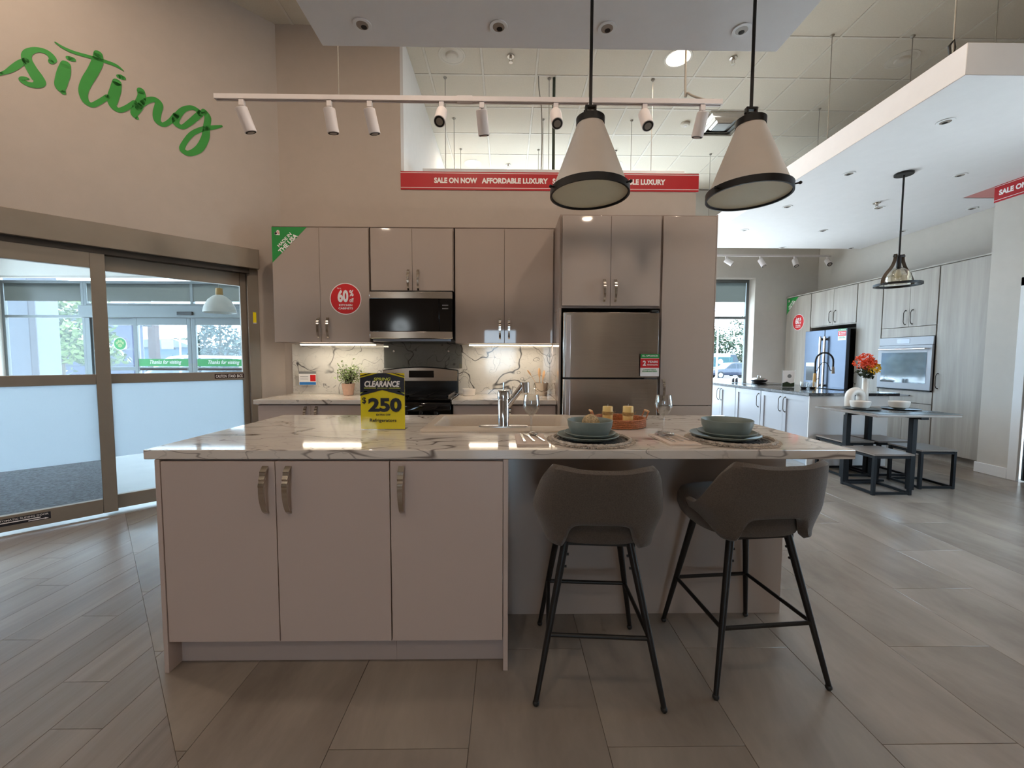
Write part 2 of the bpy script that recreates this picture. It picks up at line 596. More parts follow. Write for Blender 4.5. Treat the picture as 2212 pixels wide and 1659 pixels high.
def letters(body, mat, parent, c, w=None, h=None, x=(1, 0, 0), up=(0, 0, 1), bold=.02, shear=0., space=1., depth=.0006, name='lettering'):
    """centre c, reading direction x, letter up direction; fitted into w by h"""
    vs, fs = text_geo(body, bold, shear, space)
    xs = [v[0] for v in vs]
    ys = [v[1] for v in vs]
    W, H = max(xs) - min(xs), max(ys) - min(ys)
    sx = w / W if w else None
    sy = h / H if h else None
    sx = sx or sy
    sy = sy or sx
    cx, cy = (max(xs) + min(xs)) / 2, (max(ys) + min(ys)) / 2
    X, U, c = Vector(x).normalized(), Vector(up).normalized(), Vector(c)
    N = X.cross(U)
    m = MB()
    m.add([c + X * ((v[0] - cx) * sx) + U * ((v[1] - cy) * sy) + N * (depth * (1 if v[2] > 0 else 0)) for v in vs], fs)
    me = bpy.data.meshes.new(name)
    me.from_pydata(m.v, [], m.f)
    me.materials.append(MATS[mat])
    return link(name, me, parent)

def flat(mat, parent, poly, c, x=(1, 0, 0), up=(0, 0, 1), t=.0005, name='print'):
    """a thin printed or cut shape: outline poly in (x, up) around c, thickness t towards the viewer"""
    X, U, c = Vector(x).normalized(), Vector(up).normalized(), Vector(c)
    N = X.cross(U)
    m = MB()
    n = len(poly)
    vs = [c + X * p[0] + U * p[1] for p in poly] + [c + X * p[0] + U * p[1] + N * t for p in poly]
    m.add(vs, [tuple(range(n))[::-1], tuple(range(n, 2 * n))] + [(i, (i + 1) % n, n + (i + 1) % n, n + i) for i in range(n)])
    return m.build(name, mat, parent)

def rect(x0, y0, x1, y1):
    return [(x0, y0), (x1, y0), (x1, y1), (x0, y1)]
def circ(r, n=40, cx=0, cy=0, ry=None):
    return [(cx + r * math.cos(2 * PI * k / n), cy + (ry or r) * math.sin(2 * PI * k / n)) for k in range(n)]
def spline(pts, per=8):
    """Catmull-Rom through tuples of any length"""
    out = []
    n = len(pts)
    for i in range(n - 1):
        p = [pts[max(i - 1, 0)], pts[i], pts[i + 1], pts[min(i + 2, n - 1)]]
        for k in range(per):
            t = k / per
            out.append(tuple(.5 * (2 * b + (c - a) * t + (2 * a - 5 * b + 4 * c - d) * t * t + (3 * b - a - 3 * c + d) * t ** 3)
                             for a, b, c, d in zip(*p)))
    out.append(tuple(pts[-1]))
    return out
def clip(poly, a, b, c):
    """keep the part of a 2-d polygon with a*x + b*y <= c"""
    out = []
    for i in range(len(poly)):
        p, q = poly[i], poly[(i + 1) % len(poly)]
        dp, dq = a * p[0] + b * p[1] - c, a * q[0] + b * q[1] - c
        if dp <= 0: out.append(p)
        if dp * dq < 0:
            t = dp / (dp - dq)
            out.append((p[0] + t * (q[0] - p[0]), p[1] + t * (q[1] - p[1])))
    return out

def lamp_area(name, parent, loc, size, power, color=WARM, rot=(0, 0, 0), shape='DISK', size_y=None, spread=None):
    d = bpy.data.lights.new(name, 'AREA')
    d.shape = shape
    d.size = size
    if size_y: d.size_y = size_y
    d.energy = power
    d.color = color
    if spread: d.spread = spread
    o = link(name, d, parent, loc, rot)
    return o
# ------------------------------------------------------------------ the setting
S2 = math.sqrt(.5)
CX, CY = -2.285, 4.24          # inner corner of the angled wall and the kitchen wall
def WF(s, n, z):
    """angled wall: s metres along it from the corner, n metres out into the room"""
    return (CX - s * S2 + n * S2, CY - s * S2 - n * S2, z)
WM = Matrix(((-S2, S2, 0, CX), (-S2, -S2, 0, CY), (0, 0, 1, 0), (0, 0, 0, 1)))   # (s, n, z) -> world
def wbox(m, s0, n0, z0, s1, n1, z1):
    t = MB().box(s0, n0, z0, s1, n1, z1).xf(WM)
    return m.add(t.v, t.f)
CEIL = 4.553
YFAR = 8.05

# floor: slab with its tiles and planks as pieces
fl = struct('floor', MB().box(-10.2, -6.2, -.06, 6.6, 8.32, -.006), 'floor_tile', 'grey stone-look and wood-look floor of the showroom')
TW, TL = .4575, .915
DIAG = .19
tile_cache = {}
for i in range(-10, 16):
    x0 = -.1215 + i * TW - .0005
    off = 1.265 + (.4575 if i % 2 == 0 else 0.) - (TL if i % 2 == 0 else 0)
    for k in range(-1, 9):
        y0 = off + k * TL
        if y0 > 8.0 or x0 > 6.1 or y0 + TL < .75:
            continue
        g = .0008
        poly = [(x0 + g, y0 + g), (x0 + TW - g, y0 + g), (x0 + TW - g, min(8.04, y0 + TL) - g), (x0 + g, min(8.04, y0 + TL) - g)]
        full = len(poly)
        whole = all(p[0] + p[1] >= DIAG for p in poly)
        poly = clip(poly, -1, -1, -DIAG - .001)
        poly = clip(poly, -1, 1, 6.50)         # stop at the sliding door
        if len(poly) < 3 or poly[0][0] > 6.1:
            continue
        if x0 + y0 < -3.0:
            continue
        if not whole and max(p[0] + p[1] for p in poly) - DIAG < .02:
            continue
        cx, cy = x0 + TW / 2, y0 + TL / 2
        key = 'full' if (whole and y0 + TL < 8.04 and all(-p[0] + p[1] < 6.5 for p in poly)) else (i, k)
        if key not in tile_cache:
            tile_cache[key] = MB().prism([(p[0] - cx, p[1] - cy) for p in poly], -.006, 0).mesh('floor_tile', 'floor_tile', bevel=.0008)
        link('floor_tile', tile_cache[key], fl, (cx, cy, 0))
PW = .178
for i in range(-8, 22):
    x0 = -2.99 + i * PW
    rnd = random.Random(100 + i)
    off = [2.568, 1.10, 2.251, .55, 1.80, 1.972, .9, 1.555][i % 8] - 1.22 * 3
    for k in range(0, 8):
        y0 = off + k * 1.22
        g = .001
        poly = [(x0 + g, y0 + g), (x0 + PW - g, y0 + g), (x0 + PW - g, y0 + 1.22 - g), (x0 + g, y0 + 1.22 - g)]
        poly = clip(poly, 1, 1, DIAG - .001)
        if len(poly) >= 3: poly = clip(poly, -1, 1, 6.50)
        if len(poly) < 3 or max(p[1] for p in poly) < .5 or max(p[0] for p in poly) < -4.3:
            continue
        cx, cy = x0 + PW / 2, y0 + .61
        link('floor_plank', MB().prism([(p[0] - cx, p[1] - cy) for p in poly], -.006, .0002).mesh('floor_plank', 'floor_plank'), fl, (cx, cy, 0))

# kitchen wall: full height on the left, low behind the cabinets
struct('wall_kitchen', MB().prism([(-2.30, 0), (1.925, 0), (1.925, 3.15), (-1.067, 3.15), (-1.067, CEIL), (-2.30, CEIL)], CY, CY + .12, 'y'), 'wall_paint', 'greige wall behind the glossy kitchen cabinets')
# angled wall with the sliding-door opening
m = MB()
wbox(m, -.03, -.14, 2.30, 7.2, 0, CEIL)
wbox(m, -.03, -.14, 0, .235, 0, 2.30)
wbox(m, 3.30, -.14, 0, 7.2, 0, 2.30)
struct('wall_left', m, 'wall_paint', 'greige angled wall above the automatic sliding door')
# return wall that closes the entrance lobby towards the back area
struct('wall_return', MB().box(-1.19, CY + .12, 0, -1.067, YFAR, CEIL), 'wall_white', 'white return wall behind the kitchen wall')
# far wall with window openings
WINX0, WINX1, WINZ0, WINZ1 = -.9, 4.88, .30, 2.887
m = MB()
for a in ((-10.2, 0, -9.98, CEIL), (-9.98, 2.857, -3.6, CEIL), (-3.6, 0, WINX0, CEIL), (WINX0, 0, WINX1, WINZ0), (WINX0, WINZ1, WINX1, WINZ1 + .3), (WINX0, 4.35, 3.2, CEIL), (3.2, WINZ1 + .3, WINX1, CEIL), (WINX1, 0, 6.3, CEIL)):
    m.box(a[0], YFAR, a[1], a[2], YFAR + .26, a[3])
struct('wall_far', m, 'wall_grey', 'grey far wall with storefront windows')
struct('wall_right', MB().box(6.12, 4.57, 0, 6.3, YFAR, CEIL).box(5.42, 4.27, 0, 6.3, 4.57, CEIL).box(5.42, -6.2, 0, 5.7, 1.5, CEIL).box(5.42, 1.5, 0, 5.7, 3.1, .25).box(5.42, 1.5, 2.6, 5.7, 3.1, CEIL).box(5.42, 3.1, 0, 5.7, 3.22, CEIL).box(5.42, 3.22, 2.12, 6.3, 4.27, CEIL), 'wall_grey', 'pale grey wall beside the tall laminate cabinets')
m = MB()
for a in ((-7.5, 0, -6.6, CEIL), (-6.6, 0, 6.3, .6), (-6.6, 2.3, 6.3, CEIL), (-6.6, .6, -.8, 2.3), (.35, .6, 6.3, 2.3)):
    m.box(a[0], -6.2, a[1], a[2], -6.0, a[3])
struct('wall_rear', m, 'wall_paint', 'greige wall behind the camera')
struct('wall_side', MB().box(-7.5, -6.2, 0, -7.3, -.6, CEIL), 'wall_paint', 'greige side wall behind the camera')
# lobby shell
m = MB().box(-10.2, -.8, 0, -10.0, YFAR, .25).box(-10.2, -.8, 2.85, -10.0, YFAR, 3.4).box(-10.2, -.8, .25, -10.0, .6, 2.85).box(-10.2, 7.7, .25, -10.0, YFAR, 2.85)
m.box(-10.0, -.9, 0, -7.2, -.75, 3.4)
struct('wall_lobby', m, 'wall_white', 'white wall of the entrance lobby')
struct('ceiling_lobby', MB().prism([(-2.5, 4.2), (-7.35, -.65), (-10.0, -.65), (-10.0, YFAR), (-1.19, YFAR), (-1.19, 4.36), (-2.34, 4.36)], 3.3, 3.4), 'wall_white', 'white ceiling of the entrance lobby')

# ceiling: slab, tiles, grid bars
ce = struct('ceiling', MB().box(-10.2, -6.2, CEIL + .016, 6.3, 8.32, CEIL + .12), 'ceiling_plain', 'high suspended tile ceiling')
GX, GY, GT = -.8906, 4.9209, .6106
tme = MB().box(-GT / 2 + .011, -GT / 2 + .011, 0, GT / 2 - .011, GT / 2 - .011, .015).mesh('ceiling_tile', 'ceiling_tile', bevel=.004)
for j in range(-5, 12):
    for k in range(-3, 6):
        x, y = GX + (j + .5) * GT, GY + (k + .5) * GT
        if y + GT / 2 > YFAR + .3 or x + GT / 2 > 6.4 or (y > CY and x < -1.3):
            continue
        link('ceiling_tile', tme, ce, (x, y, CEIL + .0005))
mb1 = MB().box(-.012, -2.75, -.003, .012, 2.75, .012).mesh('grid_bar', 'grid_white')
for j in range(-5, 13):
    link('grid_bar', mb1, ce, (GX + j * GT, GY + .5, CEIL + .0))
mb2 = MB().box(-5.2, -.012, -.0028, 5.2, .012, .0118).mesh('grid_bar', 'grid_white')
for k in range(-3, 6):
    link('grid_bar', mb2, ce, (1.1, GY + k * GT, CEIL + .0))

# hung soffits
SOF = 3.2
struct('ceiling_soffit', MB().box(-1.14, 1.43, SOF, 1.685, 2.652, SOF + .22), 'soffit_white', 'white dropped ceiling panel over the island', bevel=.003)
m = MB().prism([(3.092, 2.832), (5.40, 2.832), (5.40, 4.89), (6.115, 4.89), (6.115, 7.1), (3.092, 7.1)], SOF, SOF + .21)
struct('ceiling_soffit', m, 'soffit_white', 'large white dropped ceiling panel over the dining corner', bevel=.003)
struct('ceiling_soffit', MB().box(-.964, 4.80, 3.2, 2.04, 6.95, 3.445), 'soffit_white', 'white dropped ceiling panel behind the sale banner', bevel=.003)
struct('trim_1', MB().box(5.40, 4.60, 3.205, 6.115, 4.888, 3.22), 'banner_spill_pink', 'strip at the end of the dropped ceiling, painted pink for banner bounce')  # the banner's red spill is painted into this strip's colour

# right-hand trims
struct('baseboard_right', MB().box(5.404, 4.275, 0, 5.42, 4.585, .115), 'trim_white', 'white baseboard at the foot of the grey column', bevel=.003)
d3 = root('door_3', 'dark door with white casing at the frame edge', (5.40, 3.22, 0))
MB().box(0, .965, 0, .03, 1.05, 2.15).box(0, -.06, 2.06, .03, 1.05, 2.15).box(0, -.06, 0, .03, .03, 2.15).build('door_casing', 'trim_white', d3, bevel=.003)
MB().box(.05, .03, .01, .09, .965, 2.06).build('door_leaf', 'black_enamel', d3)
MB().cyl((.0, .10, 1.0), (.05, .10, 1.0), .012).ball((-.02, .10, 1.0), .028).build('door_knob', 'nickel', d3)

# ---- window of the back area
def window(name, x0, x1, z0, z1, mull, bar, label, shade=None, y=YFAR + .20, mat='alu_outer'):
    w = root(name, label, (0, y, 0))
    f = .055
    m = MB().box(x0, 0, z0, x0 + f, .06, z1).box(x1 - f, 0, z0, x1, .06, z1).box(x0 + f, 0, z1 - f, x1 - f, .06, z1).box(x0 + f, 0, z0, x1 - f, .06, z0 + f)
    m.build('window_frame', mat, w, bevel=.003)
    xs = [x0 + f] + list(mull) + [x1 - f]
    for q in mull:
        MB().box(q - .03, 0, z0 + f, q + .03, .06, z1 - f).build('mullion', mat, w, bevel=.003)
    for a, b in zip(xs[:-1], xs[1:]):
        if bar:
            MB().box(a, .005, bar - .025, b, .055, bar + .025).build('transom_bar', mat, w)
        MB().box(a, .026, z0 + f, b, .034, z1 - f).build('pane', 'glass_outer', w)
        if shade:
            MB().box(a + .01, .008, shade, b - .01, .011, z1 - f).build('roller_shade', 'shade_film', w)
    return w
window('window_1', WINX0, WINX1, WINZ0, WINZ1, (.55, 2.0, 3.44), 2.13, 'tall storefront window beside the tall laminate cabinets', shade=2.44)
window('added_clerestory', WINX0, 3.2, WINZ1 + .3, 4.35, (.55, 2.0), None, 'added clerestory glazing hidden behind the kitchen wall, for daylight')  # unseen, added to brighten the ceiling and back area
window('window_2', -.8, .35, .6, 2.3, (), None, 'small window behind the camera', y=-6.1)

# ---- storefront of the lobby
window('window_4', -9.97, -8.36, .25, 2.80, (), 2.10, 'lobby storefront window left of the outer doors', shade=2.40)
window('window_5', -8.36, -3.62, 2.305, 2.80, (-6.25, -4.2), None, 'glazed transom above the outer doors', shade=2.40)
dr = root('door_2', 'outer automatic sliding doors of the lobby', (0, YFAR + .20, 0))
MB().box(-8.36, -.12, 2.075, -3.62, .06, 2.305).build('header_box', 'alu_outer', dr, bevel=.004)
MB().box(-8.36, 0, 0, -8.27, .07, 2.075).build('jamb', 'alu_outer', dr)
MB().box(-3.71, 0, 0, -3.62, .07, 2.075).build('jamb', 'alu_outer', dr)
MB().box(-6.44, -.15, 2.12, -6.14, -.12, 2.185).build('door_sensor', 'black_plastic', dr, bevel=.006)
for x0, x1, yy, nm in ((-8.27, -7.36, .03, 'side_panel'), (-7.40, -6.27, -.03, 'door_panel'), (-6.25, -5.12, -.03, 'door_panel'), (-5.16, -3.71, .03, 'side_panel')):
    m = MB().box(x0, yy, .02, x0 + .075, yy + .05, 2.07).box(x1 - .075, yy, .02, x1, yy + .05, 2.07)
    m.box(x0 + .075, yy, 1.935, x1 - .075, yy + .05, 2.07).box(x0 + .075, yy, .02, x1 - .075, yy + .05, .16).box(x0 + .075, yy, 1.03, x1 - .075, yy + .05, 1.10)
    p = m.build(nm, 'alu_outer', dr, bevel=.003)
    MB().box(x0 + .075, yy + .02, .16, x1 - .075, yy + .028, 1.935).build('pane', 'glass_outer', p)
    if nm == 'door_panel':
        MB().box(x0 + .08, yy + .010, 1.118, x1 - .08, yy + .016, 1.262).build('green_band', 'sign_green', p)
        letters('Thanks for visiting', 'sign_white', p, ((x0 + x1) / 2 + .04, yy + .009, 1.192), w=.62, h=.10, shear=.35, bold=.004)
        MB().box(x0 + .1, yy - .005, 1.045, x1 - .1, yy - .001, 1.075).build('warning_strip', 'brick_red', p)
# round decal on the side light, notice on the left door
dec = thing('door_decal', 'round green paw-print decal on the outer side panel', 'decal', (-7.71, YFAR + .215, 1.562))
flat('sign_white', dec, circ(.128), (0, 0, 0), name='rim')
flat('sign_green', dec, circ(.118), (0, -.001, 0), name='disc')
for px, pz, rx, rz in ((0, -.035, .045, .038), (-.058, .015, .022, .03), (-.022, .05, .022, .032), (.024, .05, .022, .032), (.06, .015, .022, .03)):
    flat('leaf_green', dec, circ(rx, 16, px, pz, rz), (0, -.002, 0), name='paw_pad')
nt_ = thing('paper_notice', 'white paper notice taped inside the outer left door', 'notice', (-6.74, YFAR + .17, 1.55))
flat('paper_white', nt_, rect(-.12, -.09, .12, .09), (0, 0, 0), name='sheet')

w7 = root('added_lobby_glazing', 'added side glazing of the entrance lobby, for more daylight', (-10.1, 0, 0))  # added glass that brightens the lobby and the frosted film
for y0, y1 in ((.6, 2.97), (2.97, 5.34), (5.34, 7.7)):
    MB().box(-.03, y0, .25, .03, y0 + .055, 2.85).box(-.03, y1 - .055, .25, .03, y1, 2.85).box(-.03, y0 + .055, .25, .03, y1 - .055, .305).box(-.03, y0 + .055, 2.795, .03, y1 - .055, 2.85).build('window_frame', 'alu_metal', w7)
    MB().box(-.004, y0 + .055, .305, .004, y1 - .055, 2.795).build('pane', 'glass_outer', w7)
w8 = root('added_right_glazing', 'added unseen glazing in the right-hand wall, for daylight', (5.6, 0, 0))  # added out of view to throw daylight on the floor and soffit
for y0, y1 in ((1.5, 2.3), (2.3, 3.1)):
    MB().box(-.03, y0, .25, .03, y0 + .055, 2.6).box(-.03, y1 - .055, .25, .03, y1, 2.6).box(-.03, y0 + .055, .25, .03, y1 - .055, .305).box(-.03, y0 + .055, 2.545, .03, y1 - .055, 2.6).build('window_frame', 'alu_metal', w8)
    MB().box(-.004, y0 + .055, .305, .004, y1 - .055, 2.545).build('pane', 'glass_outer', w8)
# lobby floor finish and mat
struct('floor_lobby', MB().prism([WF(.05, -.15, 0)[:2], WF(7.1, -.15, 0)[:2], (-9.99, -.7), (-9.99, 8.25), (-1.2, 8.25), (-1.2, 4.4)], -.004, .001), 'vestibule_floor', 'pale tiled floor of the entrance lobby')
tag(MB().prism([WF(1.30, -.18, 0)[:2], WF(3.9, -.18, 0)[:2], WF(3.9, -2.6, 0)[:2], WF(1.30, -2.6, 0)[:2]], .001, .012).build('entrance_mat', 'carpet_mat'),
    'dark grey carpet entrance mat behind the sliding door', 'mat')

# ---- inner automatic sliding door in the angled wall
d1 = root('door_1', 'bronze framed automatic sliding door in the angled wall')
def wpart(name, mat, boxes, parent=d1, **kw):
    m = MB()
    for b in boxes:
        wbox(m, *b)
    return m.build(name, mat, parent, **kw)
wpart('header_box', 'bronze_metal', [(.222, -.10, 2.135, 3.34, .075, 2.32)], bevel=.004)
wpart('header_slot', 'bronze_dark', [(.30, -.10, 2.09, 3.30, .04, 2.135)])
wpart('jamb', 'bronze_metal', [(.222, -.13, 0, .315, .012, 2.135)], bevel=.003)
wpart('jamb', 'bronze_metal', [(3.22, -.13, 0, 3.32, .012, 2.135)], bevel=.003)
wpart('threshold', 'alu_metal', [(.30, -.14, 0, 3.25, .05, .008)])
def leaf(s0, s1, n0, st=.075, name='door_panel'):
    n1 = n0 + .045
    p = wpart(name, 'bronze_metal', [(s0, n0, .03, s0 + st, n1, 2.10), (s1 - st, n0, .03, s1, n1, 2.10), (s0 + st, n0, 1.972, s1 - st, n1, 2.10),
                                     (s0 + st, n0, .03, s1 - st, n1, .145), (s0 + st, n0, 1.068, s1 - st, n1, 1.146)], bevel=.003)
    wpart('pane', 'glass_clear', [(s0 + st, n0 + .018, 1.146, s1 - st, n0 + .026, 1.972)], p)
    wpart('pane', 'glass_clear', [(s0 + st, n0 + .018, .145, s1 - st, n0 + .026, 1.068)], p)
    wpart('frosted_film', 'frosted_film', [(s0 + st, n0 + .027, .462, s1 - st, n0 + .0285, 1.068)], p)
    return p
pr_ = leaf(.315, 1.345, -.085, .05)
pl_ = leaf(1.285, 2.30, -.01, .085)
leaf(2.26, 3.24, -.085, .06)
def wlet(body, mat, parent, s, z, n, w, h, **kw):
    return letters(body, mat, parent, WF(s, n, z), w=w, h=h, x=(S2, S2, 0), **kw)
def wflat(mat, parent, s, z, n, poly, **kw):
    return flat(mat, parent, poly, WF(s, n, z), x=(S2, S2, 0), **kw)
cs = wflat('brick_red', pr_, .475, 1.107, -.039, rect(-.118, -.022, .118, .022), name='warning_label')
wlet('CAUTION  STAND  BACK', 'sign_white', cs, .475, 1.107, -.0385, .215, .028, bold=.01)
bs = wflat('sign_black', pl_, 1.84, .098, .0355, rect(-.19, -.026, .19, .026), name='warning_label')
wlet('CAUTION  AUTOMATIC SLIDING DOOR', 'sign_white', bs, 1.84, .111, .0362, .36, .013, bold=.01)
wflat('sign_white', bs, 1.84, .094, .0362, rect(-.14, -.0035, .14, .0035), name='text_line')
for sg in (-1, 1):
    wflat('sign_white', bs, 1.84 - sg * .13, .079, .0362, [(sg * -.05, -.002), (sg * .03, -.002), (sg * .03, -.005), (sg * .05, .001), (sg * .03, .007), (sg * .03, .004), (sg * -.05, .004)][::sg], name='arrow')
yl = wflat('sign_yellow', d1, .262, 1.675, .0125, rect(-.014, -.05, .014, .05), name='warning_label')
wflat('sign_white', yl, .262, 1.62, .0132, rect(-.014, -.004, .014, .004), name='text_line')
# green script lettering on the angled wall
LET = {'s':[[(1.742,3.249,0.02),(1.719,3.271,0.028),(1.688,3.312,0.04),(1.656,3.359,0.041),(1.628,3.392,0.036)],[(1.507,3.443,0.035),(1.497,3.468,0.047),(1.513,3.494,0.043),(1.541,3.503,0.038),(1.581,3.489,0.039),(1.616,3.451,0.05),(1.624,3.407,0.06),(1.606,3.354,0.068),(1.581,3.303,0.078),(1.57,3.272,0.072),(1.589,3.241,0.044),(1.624,3.232,0.038),(1.651,3.244,0.037),(1.649,3.258,0.031),(1.632,3.268,0.022),(1.622,3.269,0.013)]],'i':[[(1.433,3.461,0.061),(1.445,3.399,0.078),(1.461,3.327,0.075),(1.467,3.282,0.066),(1.454,3.251,0.034)],[(1.418,3.515,0.032),(1.406,3.516,0.038),(1.392,3.518,0.032)]],'t':[[(1.256,3.626,0.059),(1.261,3.573,0.071),(1.29,3.482,0.071),(1.327,3.389,0.069),(1.349,3.307,0.06),(1.341,3.244,0.048),(1.307,3.225,0.039),(1.263,3.268,0.038),(1.217,3.327,0.036)],[(1.479,3.594,0.012),(1.442,3.578,0.022),(1.383,3.572,0.026),(1.287,3.584,0.027),(1.216,3.591,0.028),(1.158,3.59,0.026),(1.119,3.572,0.01)]],'i2':[[(1.158,3.462,0.061),(1.168,3.403,0.073),(1.188,3.319,0.073),(1.188,3.27,0.052),(1.154,3.251,0.041),(1.107,3.291,0.039),(1.059,3.352,0.037)],[(1.146,3.513,0.033),(1.133,3.515,0.04),(1.118,3.515,0.032)]],'n':[[(1.017,3.46,0.058),(1.014,3.415,0.06),(1.039,3.328,0.068),(1.065,3.261,0.054),(1.048,3.232,0.025)],[(1.041,3.317,0.042),(0.99,3.39,0.048),(0.936,3.429,0.047),(0.907,3.402,0.062),(0.922,3.325,0.062),(0.922,3.267,0.054),(0.886,3.246,0.039),(0.837,3.295,0.041),(0.796,3.36,0.05)]],'g':[[(0.627,3.457,0.038),(0.681,3.472,0.04),(0.745,3.428,0.047),(0.792,3.346,0.057),(0.799,3.295,0.057),(0.758,3.278,0.042),(0.704,3.337,0.049),(0.627,3.443,0.055)],[(0.598,3.474,0.052),(0.573,3.434,0.057),(0.585,3.34,0.059),(0.598,3.245,0.066),(0.644,3.138,0.066),(0.715,3.071,0.052),(0.764,3.083,0.048),(0.752,3.138,0.042),(0.695,3.242,0.042),(0.618,3.315,0.043),(0.541,3.359,0.039),(0.472,3.399,0.021)]],
 'i0':[[(1.87,3.48,.06),(1.875,3.40,.075),(1.865,3.30,.07),(1.82,3.235,.05),(1.76,3.24,.03),(1.742,3.249,.02)],[(1.86,3.545,.03),(1.845,3.55,.038),(1.83,3.55,.03)]],
 'v':[[(2.15,3.47,.05),(2.12,3.38,.07),(2.08,3.26,.06),(2.02,3.30,.045),(1.96,3.42,.04),(1.93,3.47,.03),(1.89,3.45,.03)]]}
wl_ = thing('wall_lettering', 'green brush-script lettering on the angled wall above the door', 'lettering', WF(1.2, .0, 3.35))
for key, strokes in LET.items():
    m = MB()
    for st in strokes:
        pts = spline(st, 7)
        L, Rr = [], []
        for i, (s, z, w) in enumerate(pts):
            a, b = pts[max(i - 1, 0)], pts[min(i + 1, len(pts) - 1)]
            ds, dz = b[0] - a[0], b[1] - a[1]
            q = math.hypot(ds, dz) or 1
            hw = max(w, .008) * .44
            L.append((s - dz / q * hw, z + ds / q * hw))
            Rr.append((s + dz / q * hw, z - ds / q * hw))
        for i in range(len(pts) - 1):
            m.add([WF(p[0], .003, p[1]) for p in (L[i], L[i + 1], Rr[i + 1], Rr[i])], [(0, 1, 2, 3)])
        for s, z, w in (pts[0], pts[-1]):
            m.add([WF(s + max(w, .008) * .44 * math.cos(t * PI / 6), .003, z + max(w, .008) * .44 * math.sin(t * PI / 6)) for t in range(12)], [tuple(range(12))])
    m.xf(Matrix.Translation(-Vector(WF(1.2, 0, 3.35))))
    me = bpy.data.meshes.new('letter')
    me.from_pydata(m.v, [], m.f)
    me.materials.append(MATS['letter_green'])
    link('letter', me, wl_)

# lobby pendant
lp = thing('dome_pendant', 'white dome pendant lamp with wooden cap in the lobby', 'pendant lamp', (-3.80, 5.5, 3.3))
MB().cyl((0, 0, -1.12), (0, 0, 0), .006).build('rod', 'wire_grey', lp)
MB().cyl((0, 0, -1.19), (0, 0, -1.10), .042, .040).build('wood_cap', 'wood_cap', lp, bevel=.004)
MB().lathe([(.19, -1.42), (.185, -1.385), (.17, -1.33), (.13, -1.255), (.075, -1.205), (.045, -1.19), (.04, -1.195), (.072, -1.212), (.126, -1.262), (.165, -1.335), (.18, -1.39), (.186, -1.42)], 32, cap0=False, cap1=False).build('shade', 'lamp_white', lp)
for k, (x, y) in enumerate(((-6.35, 5.0), (-5.6, 5.0))):
    t = thing('lobby_spotlight', ('white spotlight at the top left corner of the lobby glass', 'white spotlight second from left in the lobby glass')[k], 'spotlight', (x, y, 3.3))
    MB().cyl((0, 0, -.25), (0, 0, 0), .008).build('stem', 'track_white', t)
    MB().cyl((-.09, .0, -.27), (.09, .0, -.22), .045).build('can', 'track_white', t)
# ------------------------------------------------------------------ cabinets
def bow_handle(L=.185, w=.02, t=.007, out=.03):
    pts = []
    n = 22
    for i in range(n + 1):
        a = i / n
        z = -L / 2 + L * a
        y = -out * math.sin(PI * min(1, max(0, a))) ** .55 if 0 < a < 1 else 0
        if a > .62:
            y -= .0035 * math.sin((a - .62) / .38 * 3 * 2 * PI) * (1 - (a - .62) / .5 * .4)
        pts.append((y, z, w * (.8 + .35 * a)))
    rings = []
    for i, (y, z, ww) in enumerate(pts):
        a, b = pts[max(0, i - 1)], pts[min(n, i + 1)]
        d = Vector((b[0] - a[0], b[1] - a[1])).normalized()
        ny, nz = -d.y, d.x
        rings.append([(-ww / 2, y + ny * t / 2, z + nz * t / 2), (ww / 2, y + ny * t / 2, z + nz * t / 2), (ww / 2, y - ny * t / 2, z - nz * t / 2), (-ww / 2, y - ny * t / 2, z - nz * t / 2)])
    return MB().rings(rings)
def hex_handle(L=.19, r=.0045, out=.03):
    h = L / 2
    m = MB().tube([(0, 0, -h), (0, -out * .55, -h + .004), (0, -out, -h + .035), (0, -out, h - .035), (0, -out * .55, h - .004), (0, 0, h)], r, 8)
    return m.cyl((0, 0, -h), (0, -.006, -h), .009).cyl((0, 0, h), (0, -.006, h), .009)
H_BOW = bow_handle().mesh('handle', 'nickel', smooth=40)
H_BOW_BIG = bow_handle(.186, .021, .008, .034).mesh('handle', 'nickel', smooth=40)
H_HEX = hex_handle().mesh('handle', 'bronze_dark')

